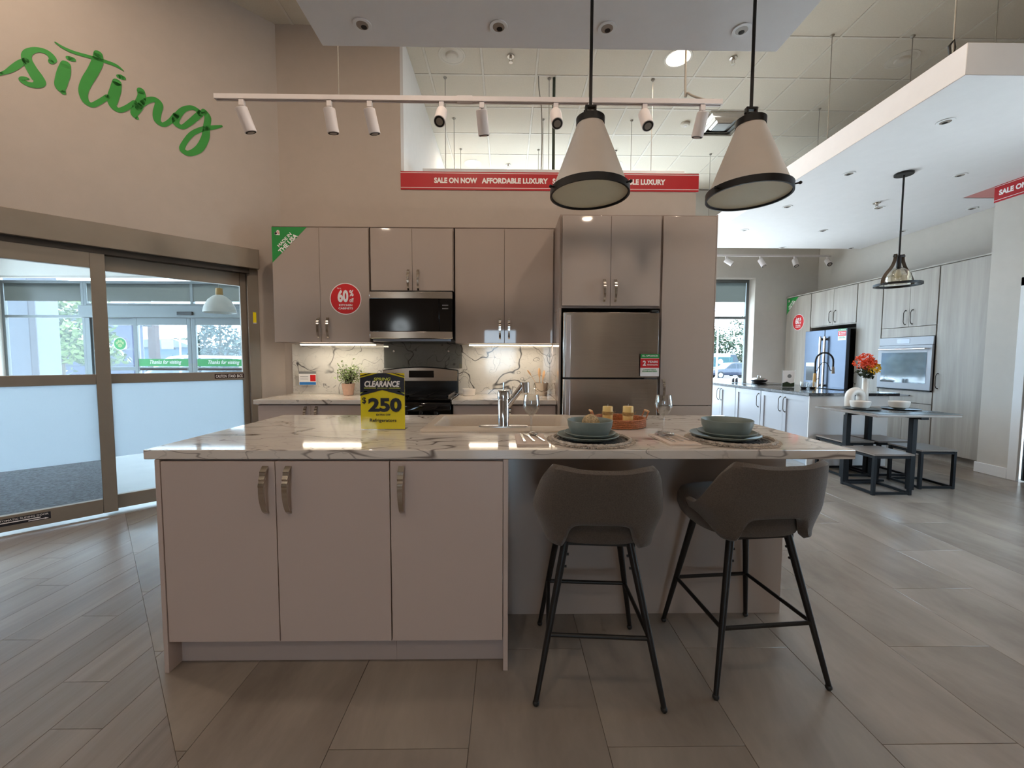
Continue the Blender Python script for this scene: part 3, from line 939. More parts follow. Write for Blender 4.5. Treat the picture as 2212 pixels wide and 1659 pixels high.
def cabinet(name, label, loc, rz, w, d, z0, z1, doors, mat='cab_gloss', edge='cab_edge', hmesh=None, group=None, toe=0., sides=(0, 0), top=True, body=True, shaker=False, dt=.019, openfront=None):
    """doors: (x0, z0, x1, z1, handle_x, handle_z) in local metres, front face at y = 0 looking to -y"""
    t = thing(name, label, 'cabinet', loc, rz, group)
    e = .018
    if body:
        l_, r2 = sides[0], w - sides[1]
        m = MB().box(l_, dt + .003, z0, l_ + e, d, z1).box(r2 - e, dt + .003, z0, r2, d, z1).box(l_ + e, d - .012, z0, r2 - e, d, z1)
        if top: m.box(l_ + e, dt + .003, z1 - e, r2 - e, d - .012, z1)
        m.box(l_ + e, dt + .003, z0, r2 - e, d - .012, z0 + e)
        m.box(l_ + e, dt + .02, z0 + e, r2 - e, dt + .026, z1 - e)
        m.build('body', edge, t)
    if toe:
        MB().box(0, .065, 0, w, .08, z0).build('toe_kick', mat, t)
    for (a, za, b, zb, hx, hz) in doors:
        g = .0016
        if shaker:
            r_ = .062
            m = MB().box(a + g, .014, za + g, b - g, dt, zb - g)
            m.box(a + g, 0, za + g, a + r_, .014, zb - g).box(b - r_, 0, za + g, b - g, .014, zb - g)
            m.box(a + r_, 0, za + g, b - r_, .014, za + r_).box(a + r_, 0, zb - r_, b - r_, .014, zb - g)
            dd = m.build('door' if zb - za > .3 else 'drawer', mat, t)
        else:
            dd = MB().box(a + g, 0, za + g, b - g, dt, zb - g).build('door' if zb - za > .3 else 'drawer', mat, t, bevel=.0012)
        if hx is not None:
            link('handle', hmesh or H_BOW, dd, (hx, 0, hz))
    return t

# ---- upper cabinets of the back run
UY = 3.83
ud = CY - UY - .004
cab1 = cabinet('wall_cabinet', 'glossy taupe wall cabinet with a red round sticker, left of the microwave', (-2.153, UY, 0), 0, .881, ud, 1.426, 2.483,
        [(0, 1.426, .429, 2.472, .408, 1.562), (.429, 1.426, .881, 2.472, .495, 1.562)], group='wall cabinets')
cabinet('wall_cabinet', 'short glossy taupe wall cabinet directly above the microwave', (-1.262, UY, 0), 0, .769, ud, 1.905, 2.483,
        [(.006, 1.905, .388, 2.472, .352, 2.004), (.388, 1.905, .763, 2.472, .443, 2.004)], group='wall cabinets')
cabinet('wall_cabinet', 'glossy taupe wall cabinet between the microwave and the refrigerator column', (-.482, UY, 0), 0, .93, ud, 1.424, 2.483,
        [(.005, 1.424, .459, 2.472, .418, 1.558), (.459, 1.424, .912, 2.472, .503, 1.558)], group='wall cabinets')
tag(MB().box(-2.158, UY + .018, 2.484, .45, CY - .002, 2.490).build('cabinet_top_panel', 'cab_edge'), 'thin taupe panel along the top of the wall cabinets', 'panel')

# refrigerator column
TY = 3.47
td = CY - TY - .003
cabinet('bridge_cabinet', 'glossy taupe two-door cabinet above the steel refrigerator', (.445, TY, 0), 0, .862, td, 1.71, 2.487,
        [(.018, 1.727, .428, 2.474, .376, 1.856), (.428, 1.727, .849, 2.474, .470, 1.856)])
pt = cabinet('pantry_cabinet', 'tall glossy taupe pantry cabinet right of the steel refrigerator', (1.307, TY, 0), 0, .462, td, .10, 2.487,
        [(.004, .884, .453, 2.474, .033, 1.016), (.004, .105, .453, .880, None, None)], toe=.1, sides=(0, .0095))
MB().box(.453, 0, 0, .462, td, 2.487).build('end_panel', 'cab_gloss', pt)
tag(MB().box(.445, TY + .019, 0, .463, CY - .002, 1.709).build('refrigerator_side_panel', 'cab_gloss', bevel=.001), 'glossy taupe panel between worktop and refrigerator', 'panel')

# base cabinets and worktops of the back run
BY = 3.60
cabinet('base_cabinet', 'taupe base cabinet below the left worktop behind the yellow sign', (-2.19, BY, 0), 0, .925, CY - BY - .003, .10, .874,
        [(0, .11, .462, .868, .417, .76), (.462, .11, .925, .868, .513, .76)], mat='cab_satin', toe=.1, group='base cabinets of the back run')
cabinet('base_cabinet', 'taupe base cabinet below the right worktop behind the faucet', (-.478, BY, 0), 0, .92, CY - BY - .003, .10, .874,
        [(.006, .11, .46, .868, .425, .76), (.46, .11, .914, .868, .505, .76)], mat='cab_satin', toe=.1, group='base cabinets of the back run')
tag(MB().box(-2.215, 3.575, .876, -1.262, CY - .002, .915).build('worktop', 'marble_top', bevel=.003), 'white marble-look worktop left of the range', 'worktop')
tag(MB().box(-.483, 3.575, .876, .443, CY - .002, .915).build('worktop', 'marble_top', bevel=.003), 'white marble-look worktop right of the range', 'worktop')
tag(MB().box(-2.20, CY - .018, .916, .444, CY - .002, 1.424).box(-1.262, CY - .018, 1.424, -.484, CY - .002, 1.50).build('backsplash', 'marble_splash'), 'white marble-look backsplash with dark veins', 'backsplash')
gp = thing('splash_guard', 'grey glass splash guard behind the range', 'panel', (-.86, CY - .026, 1.2))
MB().box(-.40, -.003, -.02, .40, .003, .245).build('sheet', 'glass_panel', gp)
for x in (-.296, .262):
    MB().cyl((x, -.012, .155), (x, .006, .155), .011).build('standoff', 'chrome', gp, bevel=.002)
for k, (x0, x1) in enumerate(((-2.0, -1.275), (-.37, .44))):
    t = thing('led_strip', ('glowing LED strip under the left wall cabinet', 'glowing LED strip under the right wall cabinet')[k], 'light', ((x0 + x1) / 2, 4.0, 1.4245))
    w = (x1 - x0) / 2
    MB().box(-w, -.022, -.010, w, .022, 0).build('channel', 'alu_metal', t)
    MB().box(-w + .004, -.018, -.020, w - .004, .018, -.0101).build('diffuser', 'led_glow', t)
    lamp_area('led_lamp', t, (0, 0, -.024), 2 * w, (1.9, 1.5)[k], (1, .91, .76), shape='RECTANGLE', size_y=.03)

# ---- microwave
mw = thing('microwave', 'steel and black glass microwave above the range', 'microwave', (-1.256, 3.772, 1.44))
MB().box(.004, .02, .02, .754, .42, .46).build('casing', 'black_enamel', mw, bevel=.003)
MB().box(0, 0, .385, .758, .02, .448).build('top_strip', 'steel', mw, bevel=.004)
MB().box(0, 0, .022, .758, .02, .088).build('bottom_strip', 'steel', mw, bevel=.004)
MB().box(.002, .002, .089, .634, .02, .384).build('door_glass', 'black_gloss', mw, bevel=.002)
MB().box(.035, .0006, .108, .59, .0018, .35).build('door_window', 'black_gloss', mw)
cp = MB().box(.637, .002, .089, .756, .02, .384).build('control_panel', 'black_gloss', mw, bevel=.002)
for r_ in range(2):
    MB().box(.665, .001, .322 - r_ * .03, .72, .0015, .330 - r_ * .03).build('display_mark', 'sign_grey', cp)
MB().box(.02, .03, .0, .738, .3, .02).build('vent', 'steel_dark', mw)

# ---- range
rg = thing('range', 'black gas range with steel backguard behind the yellow sign', 'range', (-1.255, 3.56, 0))
MB().box(0, .06, .03, .762, .66, .895).build('body', 'black_enamel', rg, bevel=.004)
MB().box(.01, .03, .16, .752, .06, .72).build('oven_door', 'black_gloss', rg, bevel=.006)
MB().tube([(.08, .0, .70), (.08, -.03, .70), (.68, -.03, .70), (.68, .0, .70)], .011).build('oven_handle', 'steel', rg)
MB().prism([(.0, .74), (.0, .865), (.03, .905), (.06, .905), (.06, .74)], 0, .762, 'x').build('control_front', 'black_gloss', rg, bevel=.003)
for k in range(5):
    x = .12 + k * .13
    MB().cyl((x, -.004, .80), (x, -.032, .806), .022, .019).box(x - .004, -.04, .786, x + .004, -.03, .826).build('knob', 'black_enamel', rg, bevel=.002)
MB().prism([(-.004, .016), (.762 + .004, .016), (.766, .64), (-.004, .64)], .905, .925).build('cooktop', 'black_gloss', rg, bevel=.004)
for x, y in ((.2, .17), (.2, .46), (.56, .17), (.56, .46)):
    b = MB().lathe([(.055, .925), (.055, .932), (.042, .934), (.042, .942), (.0, .944)], 20, (x, y, 0), cap1=False).build('burner', 'black_enamel', rg)
for x0 in (.02, .385):
    m = MB()
    x1 = x0 + .355
    for y in (.03, .61):
        m.box(x0, y, .94, x1, y + .012, .955)
    for x in (x0, x1 - .012):
        m.box(x, .03, .925, x + .012, .622, .955)
    for y in (.17, .32, .46):
        m.box(x0, y - .006, .944, x1, y + .006, .957)
    m.box((x0 + x1) / 2 - .006, .03, .944, (x0 + x1) / 2 + .006, .622, .957)
    m.build('grate', 'black_enamel', rg)
arc = [(.0, .93), (.762, .93), (.762, 1.165)] + [(.762 - .762 * k / 12, 1.165 + .032 * math.sin(PI * k / 12)) for k in range(1, 12)] + [(.0, 1.165)]
MB().prism(arc, .585, .645, 'y').build('backguard', 'black_enamel', rg, bevel=.006)
arc2 = [(.008, 1.055), (.754, 1.055), (.754, 1.157)] + [(.754 - .746 * k / 12, 1.157 + .03 * math.sin(PI * k / 12)) for k in range(1, 12)] + [(.008, 1.157)]
fc = MB().prism(arc2, .578, .5848, 'y').build('backguard_face', 'steel', rg)
MB().box(.265, .572, 1.088, .518, .578, 1.158).build('display_bezel', 'black_gloss', fc, bevel=.003)
for x in (.035, .727):
    pass

# ---- top-freezer refrigerator
fr = thing('refrigerator', 'stainless steel top-freezer refrigerator in the taupe cabinet column', 'refrigerator', (.472, 3.42, 0))
MB().box(.012, .075, .02, .80, .70, 1.665).build('cabinet', 'black_enamel', fr, bevel=.004)
def fdoor(z0, z1, nm):
    n = 16
    pts = [(.0, .07)] + [(.808 * k / n, .012 - .012 * math.sin(PI * k / n) ** .8) for k in range(n + 1)] + [(.808, .07)]
    return MB().prism(pts, z0, z1).build(nm, 'steel', fr, bevel=.004)
fd = fdoor(1.122, 1.668, 'freezer_door')
rd = fdoor(.06, 1.110, 'fridge_door')
MB().box(.018, -.035, 1.128, .058, -.012, 1.642).box(.026, -.014, 1.15, .05, .02, 1.19).box(.026, -.014, 1.58, .05, .02, 1.62).build('handle', 'handle_satin', fd, bevel=.004)
MB().box(.018, -.035, .52, .058, -.012, 1.104).box(.026, -.014, .56, .05, .02, .60).box(.026, -.014, 1.04, .05, .02, 1.08).build('handle', 'handle_satin', rd, bevel=.004)
MB().box(.74, .01, 1.668, .80, .06, 1.69).build('hinge_cover', 'black_plastic', fr, bevel=.004)
MB().box(.70, .012, 1.111, .80, .05, 1.121).build('hinge', 'steel_dark', fr)
MB().box(.02, .06, .0, .79, .10, .058).build('kick_grille', 'black_plastic', fr)

def appliance_sticker(name, label, parent_loc, rz, w, h):
    t = thing(name, label, 'sticker', parent_loc, rz)
    flat('sign_white', t, rect(-w / 2, -h / 2, w / 2, h / 2), (0, 0, 0), name='sheet')
    flat('sign_green', t, rect(-w / 2, h * .32, w / 2, h / 2), (0, -.0006, 0), name='green_field')
    flat('sign_red', t, rect(-w / 2, -h * .12, w / 2, h * .30), (0, -.0006, 0), name='red_field')
    letters('ALL APPLIANCES', 'sign_white', t, (0, -.0014, h * .42), w=w * .84, h=h * .07)
    letters('2', 'sign_white', t, (-w * .29, -.0014, h * .09), h=h * .23, bold=.035)
    letters('YEARS', 'sign_white', t, (w * .15, -.0014, h * .15), w=w * .56, h=h * .10, bold=.03)
    letters('FINANCING', 'sign_white', t, (w * .15, -.0014, h * .02), w=w * .56, h=h * .07)
    letters('LOWEST PRICE', 'sign_green', t, (0, -.0014, -h * .2), w=w * .65, h=h * .05)
    letters('GUARANTEED', 'sign_green', t, (0, -.0014, -h * .28), w=w * .8, h=h * .07, bold=.03)
    return t
appliance_sticker('appliance_sticker', 'green, red and white offer sticker on the stainless steel refrigerator', (1.200, 3.4105, 1.229), 0, .158, .186)

# ---- stickers on the cabinets
def usa_corner(label, loc, rz, s):
    t = thing('corner_sticker', label, 'sticker', loc, rz)
    flat('sign_green', t, [(0, 0), (0, -s), (s, 0)][::1], (0, 0, 0), name='triangle')
    d = Vector((S2, 0, S2))
    u = Vector((-S2, 0, S2))
    letters('MADE IN', 'sign_white', t, Vector((s * .32, -.0014, -s * .32)) + u * s * -.06 , w=s * .52, h=s * .095, x=d, up=u, bold=.03)
    letters('THE USA', 'sign_white', t, Vector((s * .37, -.0014, -s * .37)) + u * s * -.125, w=s * .70, h=s * .13, x=d, up=u, bold=.04)
    c = Vector((s * .17, -.0008, -s * .17))
    heart = [(0, -.085), (.075, -.005), (.08, .045), (.045, .07), (0, .045), (-.045, .07), (-.08, .045), (-.075, -.005)]
    flat('sign_white', t, [(p[0] * s, p[1] * s) for p in heart], c, x=d, up=u, name='heart')
    for q in range(3):
        flat('sign_red', t, rect(-.01 * s, (-.04 + q * .03) * s, .07 * s - abs(q - 2) * .012 * s, (-.028 + q * .03) * s), c + Vector((0, -.0008, 0)), x=d, up=u, name='stripe')
    flat('sign_black', t, rect(-.07 * s, -.0 * s, -.012 * s, .058 * s), c + Vector((0, -.0008, 0)), x=d, up=u, name='canton')
    return t
usa_corner('green triangular corner sticker on the left glossy wall cabinet', (-2.150, UY - .0008, 2.474), 0, .32)
def sixty(label, loc, rz, r):
    t = thing('round_sticker', label, 'sticker', loc, rz)
    flat('sign_white', t, circ(r), (0, 0, 0), name='rim')
    flat('sign_red', t, circ(r * .95), (0, -.0006, 0), name='disc')
    y = -.0014
    letters('Up to', 'sign_white', t, (-r * .4, y, r * .66), w=r * .24, h=r * .09)
    letters('60', 'sign_white', t, (-r * .16, y, r * .18), w=r * .68, h=r * .80, bold=.045)
    letters('%', 'sign_white', t, (r * .38, y, r * .36), w=r * .27, h=r * .40, bold=.03)
    letters('off', 'sign_white', t, (r * .38, y, -r * .08), w=r * .27, h=r * .28, bold=.03)
    letters('KITCHEN', 'sign_white', t, (0, y, -r * .40), w=r * .84, h=r * .13, bold=.03)
    letters('CABINETS', 'sign_white', t, (0, y, -r * .60), w=r * .92, h=r * .13, bold=.03)
    return t
sixty('red round discount sticker on the left glossy wall cabinet', (-1.490, UY - .0008, 1.828), 0, .145)

# ------------------------------------------------------------------ the island
IY = 1.60
ic = cabinet('island_cabinet', 'two-door satin taupe island cabinet with two bow handles', (-1.383, IY, 0), 0, .919, .36, .127, .875,
        [(.02, .127, .468, .870, .432, .755), (.468, .127, .919, .870, .522, .755)], mat='cab_satin', hmesh=H_BOW_BIG, group='island cabinets', sides=(.019, 0))
MB().box(0, -.002, 0, .0185, .94, .876).build('end_panel', 'cab_satin', ic, bevel=.001)
MB().box(.0185, .065, 0, .919, .08, .1265).build('toe_kick', 'cab_satin', ic)
ic2 = cabinet('island_cabinet', 'single-door satin taupe island cabinet next to the stools', (-.463, IY, 0), 0, .47, .36, .127, .875,
        [(0, .127, .450, .870, .048, .755)], mat='cab_satin', hmesh=H_BOW_BIG, group='island cabinets', sides=(0, .0195))
MB().box(.451, -.002, 0, .47, .37, .876).build('end_panel', 'cab_satin', ic2, bevel=.001)
MB().box(0, .065, 0, .4505, .08, .1265).build('toe_kick', 'cab_satin', ic2)
tag(MB().box(.0075, 1.968, 0, 1.380, 1.984, .876).box(1.362, 1.984, 0, 1.380, 2.55, .876).box(.0075, 2.535, 0, 1.362, 2.55, .876).build('island_seating_panel', 'cab_gloss', bevel=.001), 'glossy taupe panel of the island behind the bar stools', 'panel')
# countertop with a cut-out for the sink
SX0, SX1, SY0, SY1 = -.428, .392, 1.985, 2.56
m = MB()
IX0, IX1, IF, IB = -1.425, 1.402, 1.598, 2.613
o_ = [(IX0, IF), (IX1, IF), (IX1, IB), (IX0, IB)]
h_ = [(SX0 + .02, SY0 + .02), (SX1 - .02, SY0 + .02), (SX1 - .02, SY1 - .02), (SX0 + .02, SY1 - .02)]
vs = [(p[0], p[1], z) for z in (.877, .915) for p in o_ + h_]
fs = []
for i in range(4):
    j = (i + 1) % 4
    fs += [(i, j, 4 + j, 4 + i), (8 + i, 12 + i, 12 + j, 8 + j), (i, 8 + i, 8 + j, j), (4 + i, 4 + j, 12 + j, 12 + i)]
m.add(vs, fs)
tag(m.build('island_countertop', 'marble_top', bevel=.0025), 'white marble-look countertop of the kitchen island', 'countertop')
# sink
sk = thing('kitchen_sink', 'beige composite drop-in sink in the island countertop', 'sink', (-.018, 2.27, .915))
w, d = (SX1 - SX0) / 2, (SY1 - SY0) / 2
def rr(a, b, r, z, n=5):
    out = []
    for cx, cy, t0 in ((a - r, b - r, 0), (-a + r, b - r, 90), (-a + r, -b + r, 180), (a - r, -b + r, 270)):
        out += [(cx + r * math.cos(R(t0 + 90 * k / n)), cy + r * math.sin(R(t0 + 90 * k / n)), z) for k in range(n + 1)]
    return out
def sh(ring, dy):
    return [(p[0], p[1] + dy, p[2]) for p in ring]
MB().rings([rr(w, d, .02, .0005), rr(w, d, .02, .009), rr(w - .006, d - .006, .016, .012), sh(rr(w - .045, d - .085, .03, .011), .045), sh(rr(w - .055, d - .095, .04, -.01), .045),
            sh(rr(w - .07, d - .11, .04, -.19), .045), sh(rr(.03, .03, .03, -.2), .045)], cap0=False, cap1=True).build('basin', 'sink_composite', sk)
MB().lathe([(.04, -.198), (.038, -.194), (.01, -.196)], 20, (0, .045, 0)).build('drain', 'chrome', sk)
# faucet
fa = thing('faucet', 'chrome single-lever pull-out faucet on the island sink', 'faucet', (-.016, 2.085, .927))
MB().rings([rr(.128, .026, .025, 0), rr(.128, .026, .025, .004), rr(.118, .02, .02, .007)]).build('base_plate', 'chrome', fa)
MB().lathe([(.030, .004), (.0285, .012), (.0285, .135), (.027, .138), (.027, .143), (.0315, .146), (.0315, .186), (.029, .190)], 28).build('column', 'chrome', fa)
MB().cyl((0, 0, .188), (.002, .004, .228), .0035, .005).build('lever', 'chrome', fa)
MB().tube([(.02, 0, .105), (.05, 0, .148), (.09, -.005, .20), (.106, -.006, .222)], [.016, .016, .017, .019], 14).build('spout', 'chrome', fa)
MB().cyl((.108, -.006, .232), (.112, -.006, .176), .024, .021, 20).build('spray_head', 'chrome', fa, bevel=.003)

# ---- yellow counter sign
sg = thing('counter_sign', 'yellow and black clearance sign on the island countertop', 'sign', (-.627, 2.062, .9155))
W_, H_ = .222, .287
MB().box(-W_ / 2 - .002, -.002, .0, W_ / 2 + .002, .0, H_ + .003).box(-W_ / 2 - .002, .0022, 0, W_ / 2 + .002, .0042, H_ + .003).box(-W_ / 2 - .002, .0, 0, W_ / 2 + .002, .055, .0025).build('acrylic_holder', 'acrylic', sg)
MB().box(-W_ / 2, .0002, .003, W_ / 2, .002, H_).build('poster', 'sign_yellow', sg)
y = -.0024
z = lambda f: H_ * (1 - f)      # fraction down from the top
flat('sign_black', sg, [(-W_ / 2, z(.40)), (-W_ / 2, z(.085)), (-.02, z(.0)), (.02, z(.0)), (W_ / 2, z(.085)), (W_ / 2, z(.40)), (0, z(.295))], (0, y, 0), name='black_field')
for sgn in (-1, 1):
    flat('sign_black', sg, [(sgn * W_ / 2, z(.06)), (sgn * W_ / 2, z(.045)), (sgn * .05, z(0)), (sgn * .065, z(0))][::sgn], (0, y, 0), name='stripe')
    flat('sign_lime', sg, [(sgn * W_ / 2, z(.365)), (sgn * W_ / 2, z(.345)), (sgn * .07, z(.315)), (sgn * .085, z(.315))][::sgn], (0, y - .0006, 0), name='stripe')
    flat('sign_lime', sg, rect(sgn * .062 - .03, z(.268), sgn * .062 + .03, z(.257)), (0, y - .0006, 0), name='stripe')
letters('SPRING', 'sign_lime', sg, (0, y - .0008, z(.105)), w=.085, h=.015, shear=.2, bold=.02)
letters('CLEARANCE', 'sign_white', sg, (0, y - .0008, z(.19)), w=.178, h=.031, shear=.2, bold=.035)
flat('sign_lime', sg, rect(-.026, z(.266), .026, z(.259)), (0, y - .0006, 0), name='stripe')
letters('$', 'sign_black', sg, (-.092, y - .0008, z(.485)), h=.036, bold=.012)
letters('250', 'sign_black', sg, (.012, y - .0008, z(.56)), w=.168, h=.072, bold=.045)
letters('EXTRA OFF', 'sign_black', sg, (.004, y - .0008, z(.735)), w=.072, h=.0095, bold=.02)
letters('Refrigerators', 'sign_black', sg, (.002, y - .0008, z(.84)), w=.134, h=.022, bold=.012)

# ---- table setting
def stemware(label, loc):
    t = thing('wine_glass', label, 'glass', loc, 0, 'wine glasses')
    prof = [(.034, 0), (.034, .002), (.012, .005), (.0045, .012), (.004, .05), (.0045, .078), (.012, .086), (.028, .100), (.039, .122), (.0415, .142), (.038, .165), (.0345, .186),
            (.0335, .186), (.037, .165), (.0403, .142), (.0378, .123), (.027, .102), (.011, .089), (.002, .086)]
    MB().lathe(prof, 36, cap0=True, cap1=True).build('bowl_and_stem', 'glass_wine', t)
    return t
stemware('wine glass beside the chrome faucet', (.121, 1.985, .9155))
stemware('wine glass right of the candle tray', (.770, 1.98, .9155))
def placemat(label, loc, r):
    t = thing('placemat', label, 'placemat', loc, 0, 'round placemats')
    MB().lathe([(.001, .004), (r * .8, .004), (r * .8, .0005), (.001, .0005)][::-1], 48, cap0=False, cap1=False).build('woven_core', 'placemat_core', t)
    m = MB()
    for q in range(10):
        rr_ = r * (.1 + .07 * q)
        m.tube([(rr_ * math.cos(k * PI / 18), rr_ * math.sin(k * PI / 18), .005) for k in range(36)], .0028, 5, closed=True)
    m.build('coil', 'placemat_core', t)
    n = 150
    rg_ = random.Random(3)
    ring = []
    for k in range(n):
        a = 2 * PI * k / n
        q = r * (.90 + rg_.uniform(-.015, .015))
        ring.append((q * math.cos(a), q * math.sin(a), .0095 + rg_.uniform(-.001, .001)))
    MB().tube(ring, [r * .085 * rg_.uniform(.8, 1.1) * .5 for _ in range(n)], 6, closed=True).build('braided_edge', 'placemat_fringe', t)
    f = MB()
    for k in range(260):
        a = 2 * PI * k / 260 + rg_.uniform(-.01, .01)
        q0, q1 = r * .9, r * rg_.uniform(.97, 1.05)
        f.cyl((q0 * math.cos(a), q0 * math.sin(a), .006), (q1 * math.cos(a + rg_.uniform(-.03, .03)), q1 * math.sin(a + rg_.uniform(-.03, .03)), .003), .0022, .0016, 4)
    fo = f.build('fringe', 'placemat_fringe', t)
    fo['kind'] = 'stuff'
    return t
placemat('round grey fringed placemat under the left place setting', (.374, 1.79, .9155), .187)
placemat('round grey fringed placemat at the right end of the island', (1.01, 1.80, .9155), .187)
def plate(name, label, loc, r, h, mat, group):
    prof = [(r * .55, 0), (r * .6, .002), (r * .95, h * .72), (r, h), (r * .985, h + .002), (r * .93, h * .8), (r * .58, .006), (.001, .0055)]
    o = MB().lathe(prof, 56, cap0=True, cap1=True).build(name, mat)
    o.location = loc
    return tag(o, label, 'plate', group)
def bowl(name, label, loc, r, h, mat, group, foot=.62, sq=1.):
    prof = [(r * foot * .9, 0), (r * foot, .002), (r * .86, h * .25), (r * .97, h * .65), (r, h - .002), (r * .985, h), (r * .955, h - .003), (r * .92, h * .62), (r * .8, h * .27), (r * .5, .008), (.001, .007)]
    o = MB().lathe(prof, 56, cap0=True, cap1=True).build(name, mat)
    o.location = loc
    return tag(o, label, 'bowl', group)
for k, (x, y, sc, side) in enumerate(((.364, 1.765, 1., 'left'), (.978, 1.785, 1.08, 'right'))):
    zz = .9248
    plate('dinner_plate', 'large blue-green dinner plate of the %s place setting' % side, (x - .008, y, zz), .134 * sc, .024, 'teal_ceramic', 'dinner plates')
    plate('salad_plate', 'smaller blue-green salad plate of the %s place setting' % side, (x, y, zz + .0075), .112 * sc, .026, 'teal_ceramic', 'salad plates')
    bowl('soup_bowl', ('deep blue-green bowl with a woven ball in it' if k == 0 else 'deep empty blue-green bowl at the right end of the island'), (x, y, zz + .015), .098 * sc, .072, 'teal_ceramic', 'deep bowls', foot=.75)
b_ = MB()
ro = random.Random(5)
b_.ball((0, 0, 0), .036, 18, 12)
for k in range(26):
    q = Euler((ro.uniform(0, 6), ro.uniform(0, 6), ro.uniform(0, 6))).to_matrix()
    b_.tube([q @ Vector((.0375 * math.cos(t * PI / 9), .0375 * math.sin(t * PI / 9), ro.uniform(-.002, .002))) for t in range(18)], .0022, 4, closed=True)
o = b_.build('woven_ball', 'wicker_ball')
o.location = (.372, 1.785, .9248 + .015 + .054)
tag(o, 'tan woven decorative ball inside the left bowl', 'ornament')
# napkins with cutlery
def fork(m=None):
    m = MB()
    m.tube([(0, -.085, .003), (0, -.03, .0035), (0, .025, .005), (0, .045, .004)], [.0045, .003, .0028, .006], 8, sect=[(-1, -.35), (1, -.35), (1, .35), (-1, .35)])
    m.box(-.011, .043, .0025, .011, .058, .005)
    for x in (-.011, -.0045, .002, .0085):
        m.box(x, .058, .003, x + .0028, .098, .0045)
    return m
def spoon():
    m = MB().tube([(0, -.085, .003), (0, -.03, .0035), (0, .03, .005), (0, .055, .004)], [.0045, .003, .0028, .004], 8, sect=[(-1, -.35), (1, -.35), (1, .35), (-1, .35)])
    prof = []
    rings = []
    for i in range(9):
        a = PI * i / 8
        rings.append([(.0205 * math.sin(a) * math.cos(t) if False else max(.0006, .0205 * math.sin(a)) * math.cos(2 * PI * t / 16), .078 - .03 * math.cos(a), .007 + max(.0006, .0075 * math.sin(a)) * math.sin(2 * PI * t / 16)) for t in range(16)])
    return m.rings(rings)
def knife():
    m = MB().box(-.005, -.09, .001, .005, .0, .006)
    m.prism([(-.0055, 0), (.0055, 0), (.0065, .08), (.0, .105), (-.0055, .1)], .002, .0045)
    return m
KM, FM, SM = knife().mesh('table_knife', 'chrome', bevel=.0006), fork().mesh('table_fork', 'chrome'), spoon().mesh('table_spoon', 'chrome')
for k, (x, y, rz) in enumerate(((.108, 1.79, R(1)), (.745, 1.795, R(2)))):
    side = ('left', 'right')[k]
    nb = thing('napkin', 'folded pink-white napkin under the %s cutlery' % side, 'napkin', (x, y, .9155), rz, 'folded napkins')
    MB().box(-.068, -.12, 0, .068, .12, .004).build('lower_fold', 'napkin', nb, bevel=.0015, seg=2)
    MB().box(-.066, -.119, .0042, .067, .12, .008).build('upper_fold', 'napkin', nb, bevel=.0015, seg=2)
    for nm, me, dx, dy, r2, word in (('table_knife', KM, -.036, .0, R(2), 'knife'), ('table_fork', FM, -.004, .01, R(8), 'fork'), ('table_spoon', SM, .034, .012, R(12), 'spoon')):
        o = link(nm, me, None, (x + dx, y + dy, .9238), (0, 0, rz + r2))
        tag(o, 'shiny %s on the %s napkin' % (word, side), word, 'cutlery on the island')
# candle tray
tr_ = thing('rattan_tray', 'small round rattan tray holding two candles', 'tray', (.612, 2.205, .9155))
MB().lathe([(.13, 0), (.137, .004), (.14, .045), (.136, .047), (.131, .044), (.128, .008), (.001, .007)], 44).build('woven_tray', 'rattan', tr_)
m = MB()
for q in range(5):
    m.tube([(.140 * math.cos(k * PI / 20), .140 * math.sin(k * PI / 20), .006 + q * .009 + .0015 * math.sin(k * 3 + q)) for k in range(40)], .0045, 6, closed=True)
m.build('coil', 'rattan', tr_)
for sgn in (-1, 1):
    hd = MB().tube([(sgn * .138, -.035, .042), (sgn * .150, -.034, .075), (sgn * .153, -.02, .082)], .0035, 8).tube([(sgn * .138, .035, .042), (sgn * .150, .034, .075), (sgn * .153, .02, .082)], .0035, 8).build('handle_mount', 'rattan', tr_)
    MB().cyl((sgn * .153, -.03, .08), (sgn * .153, .03, .08), .006).build('grip', 'light_wood', hd)
for k, (x, y, h) in enumerate(((.565, 2.26, .09), (.660, 2.195, .098))):
    t = thing('pillar_candle', ('yellow pillar candle on the left of the rattan tray', 'yellow pillar candle on the right of the rattan tray')[k], 'candle', (x, y, .9235), 0, 'pillar candles')
    MB().lathe([(.0275, 0), (.028, .003), (.028, h - .004), (.0265, h), (.018, h - .002), (.001, h - .003)], 26).build('wax', 'candle_wax', t)
    MB().cyl((0, 0, h - .004), (.001, 0, h + .012), .0012, .0008, 6).build('wick', 'sign_white', t)
    m = MB()
    for q in range(4):
        m.tube([(.0295 * math.cos(a * PI / 10), .0295 * math.sin(a * PI / 10), h * .52 + q * .0045) for a in range(20)], .0026, 5, closed=True)
    m.tube([(.028, -.008, h * .6), (.036, -.012, h * .62), (.040, -.012, h * .72)], .0014, 5)
    m.build('twine_wrap', 'twine', t)

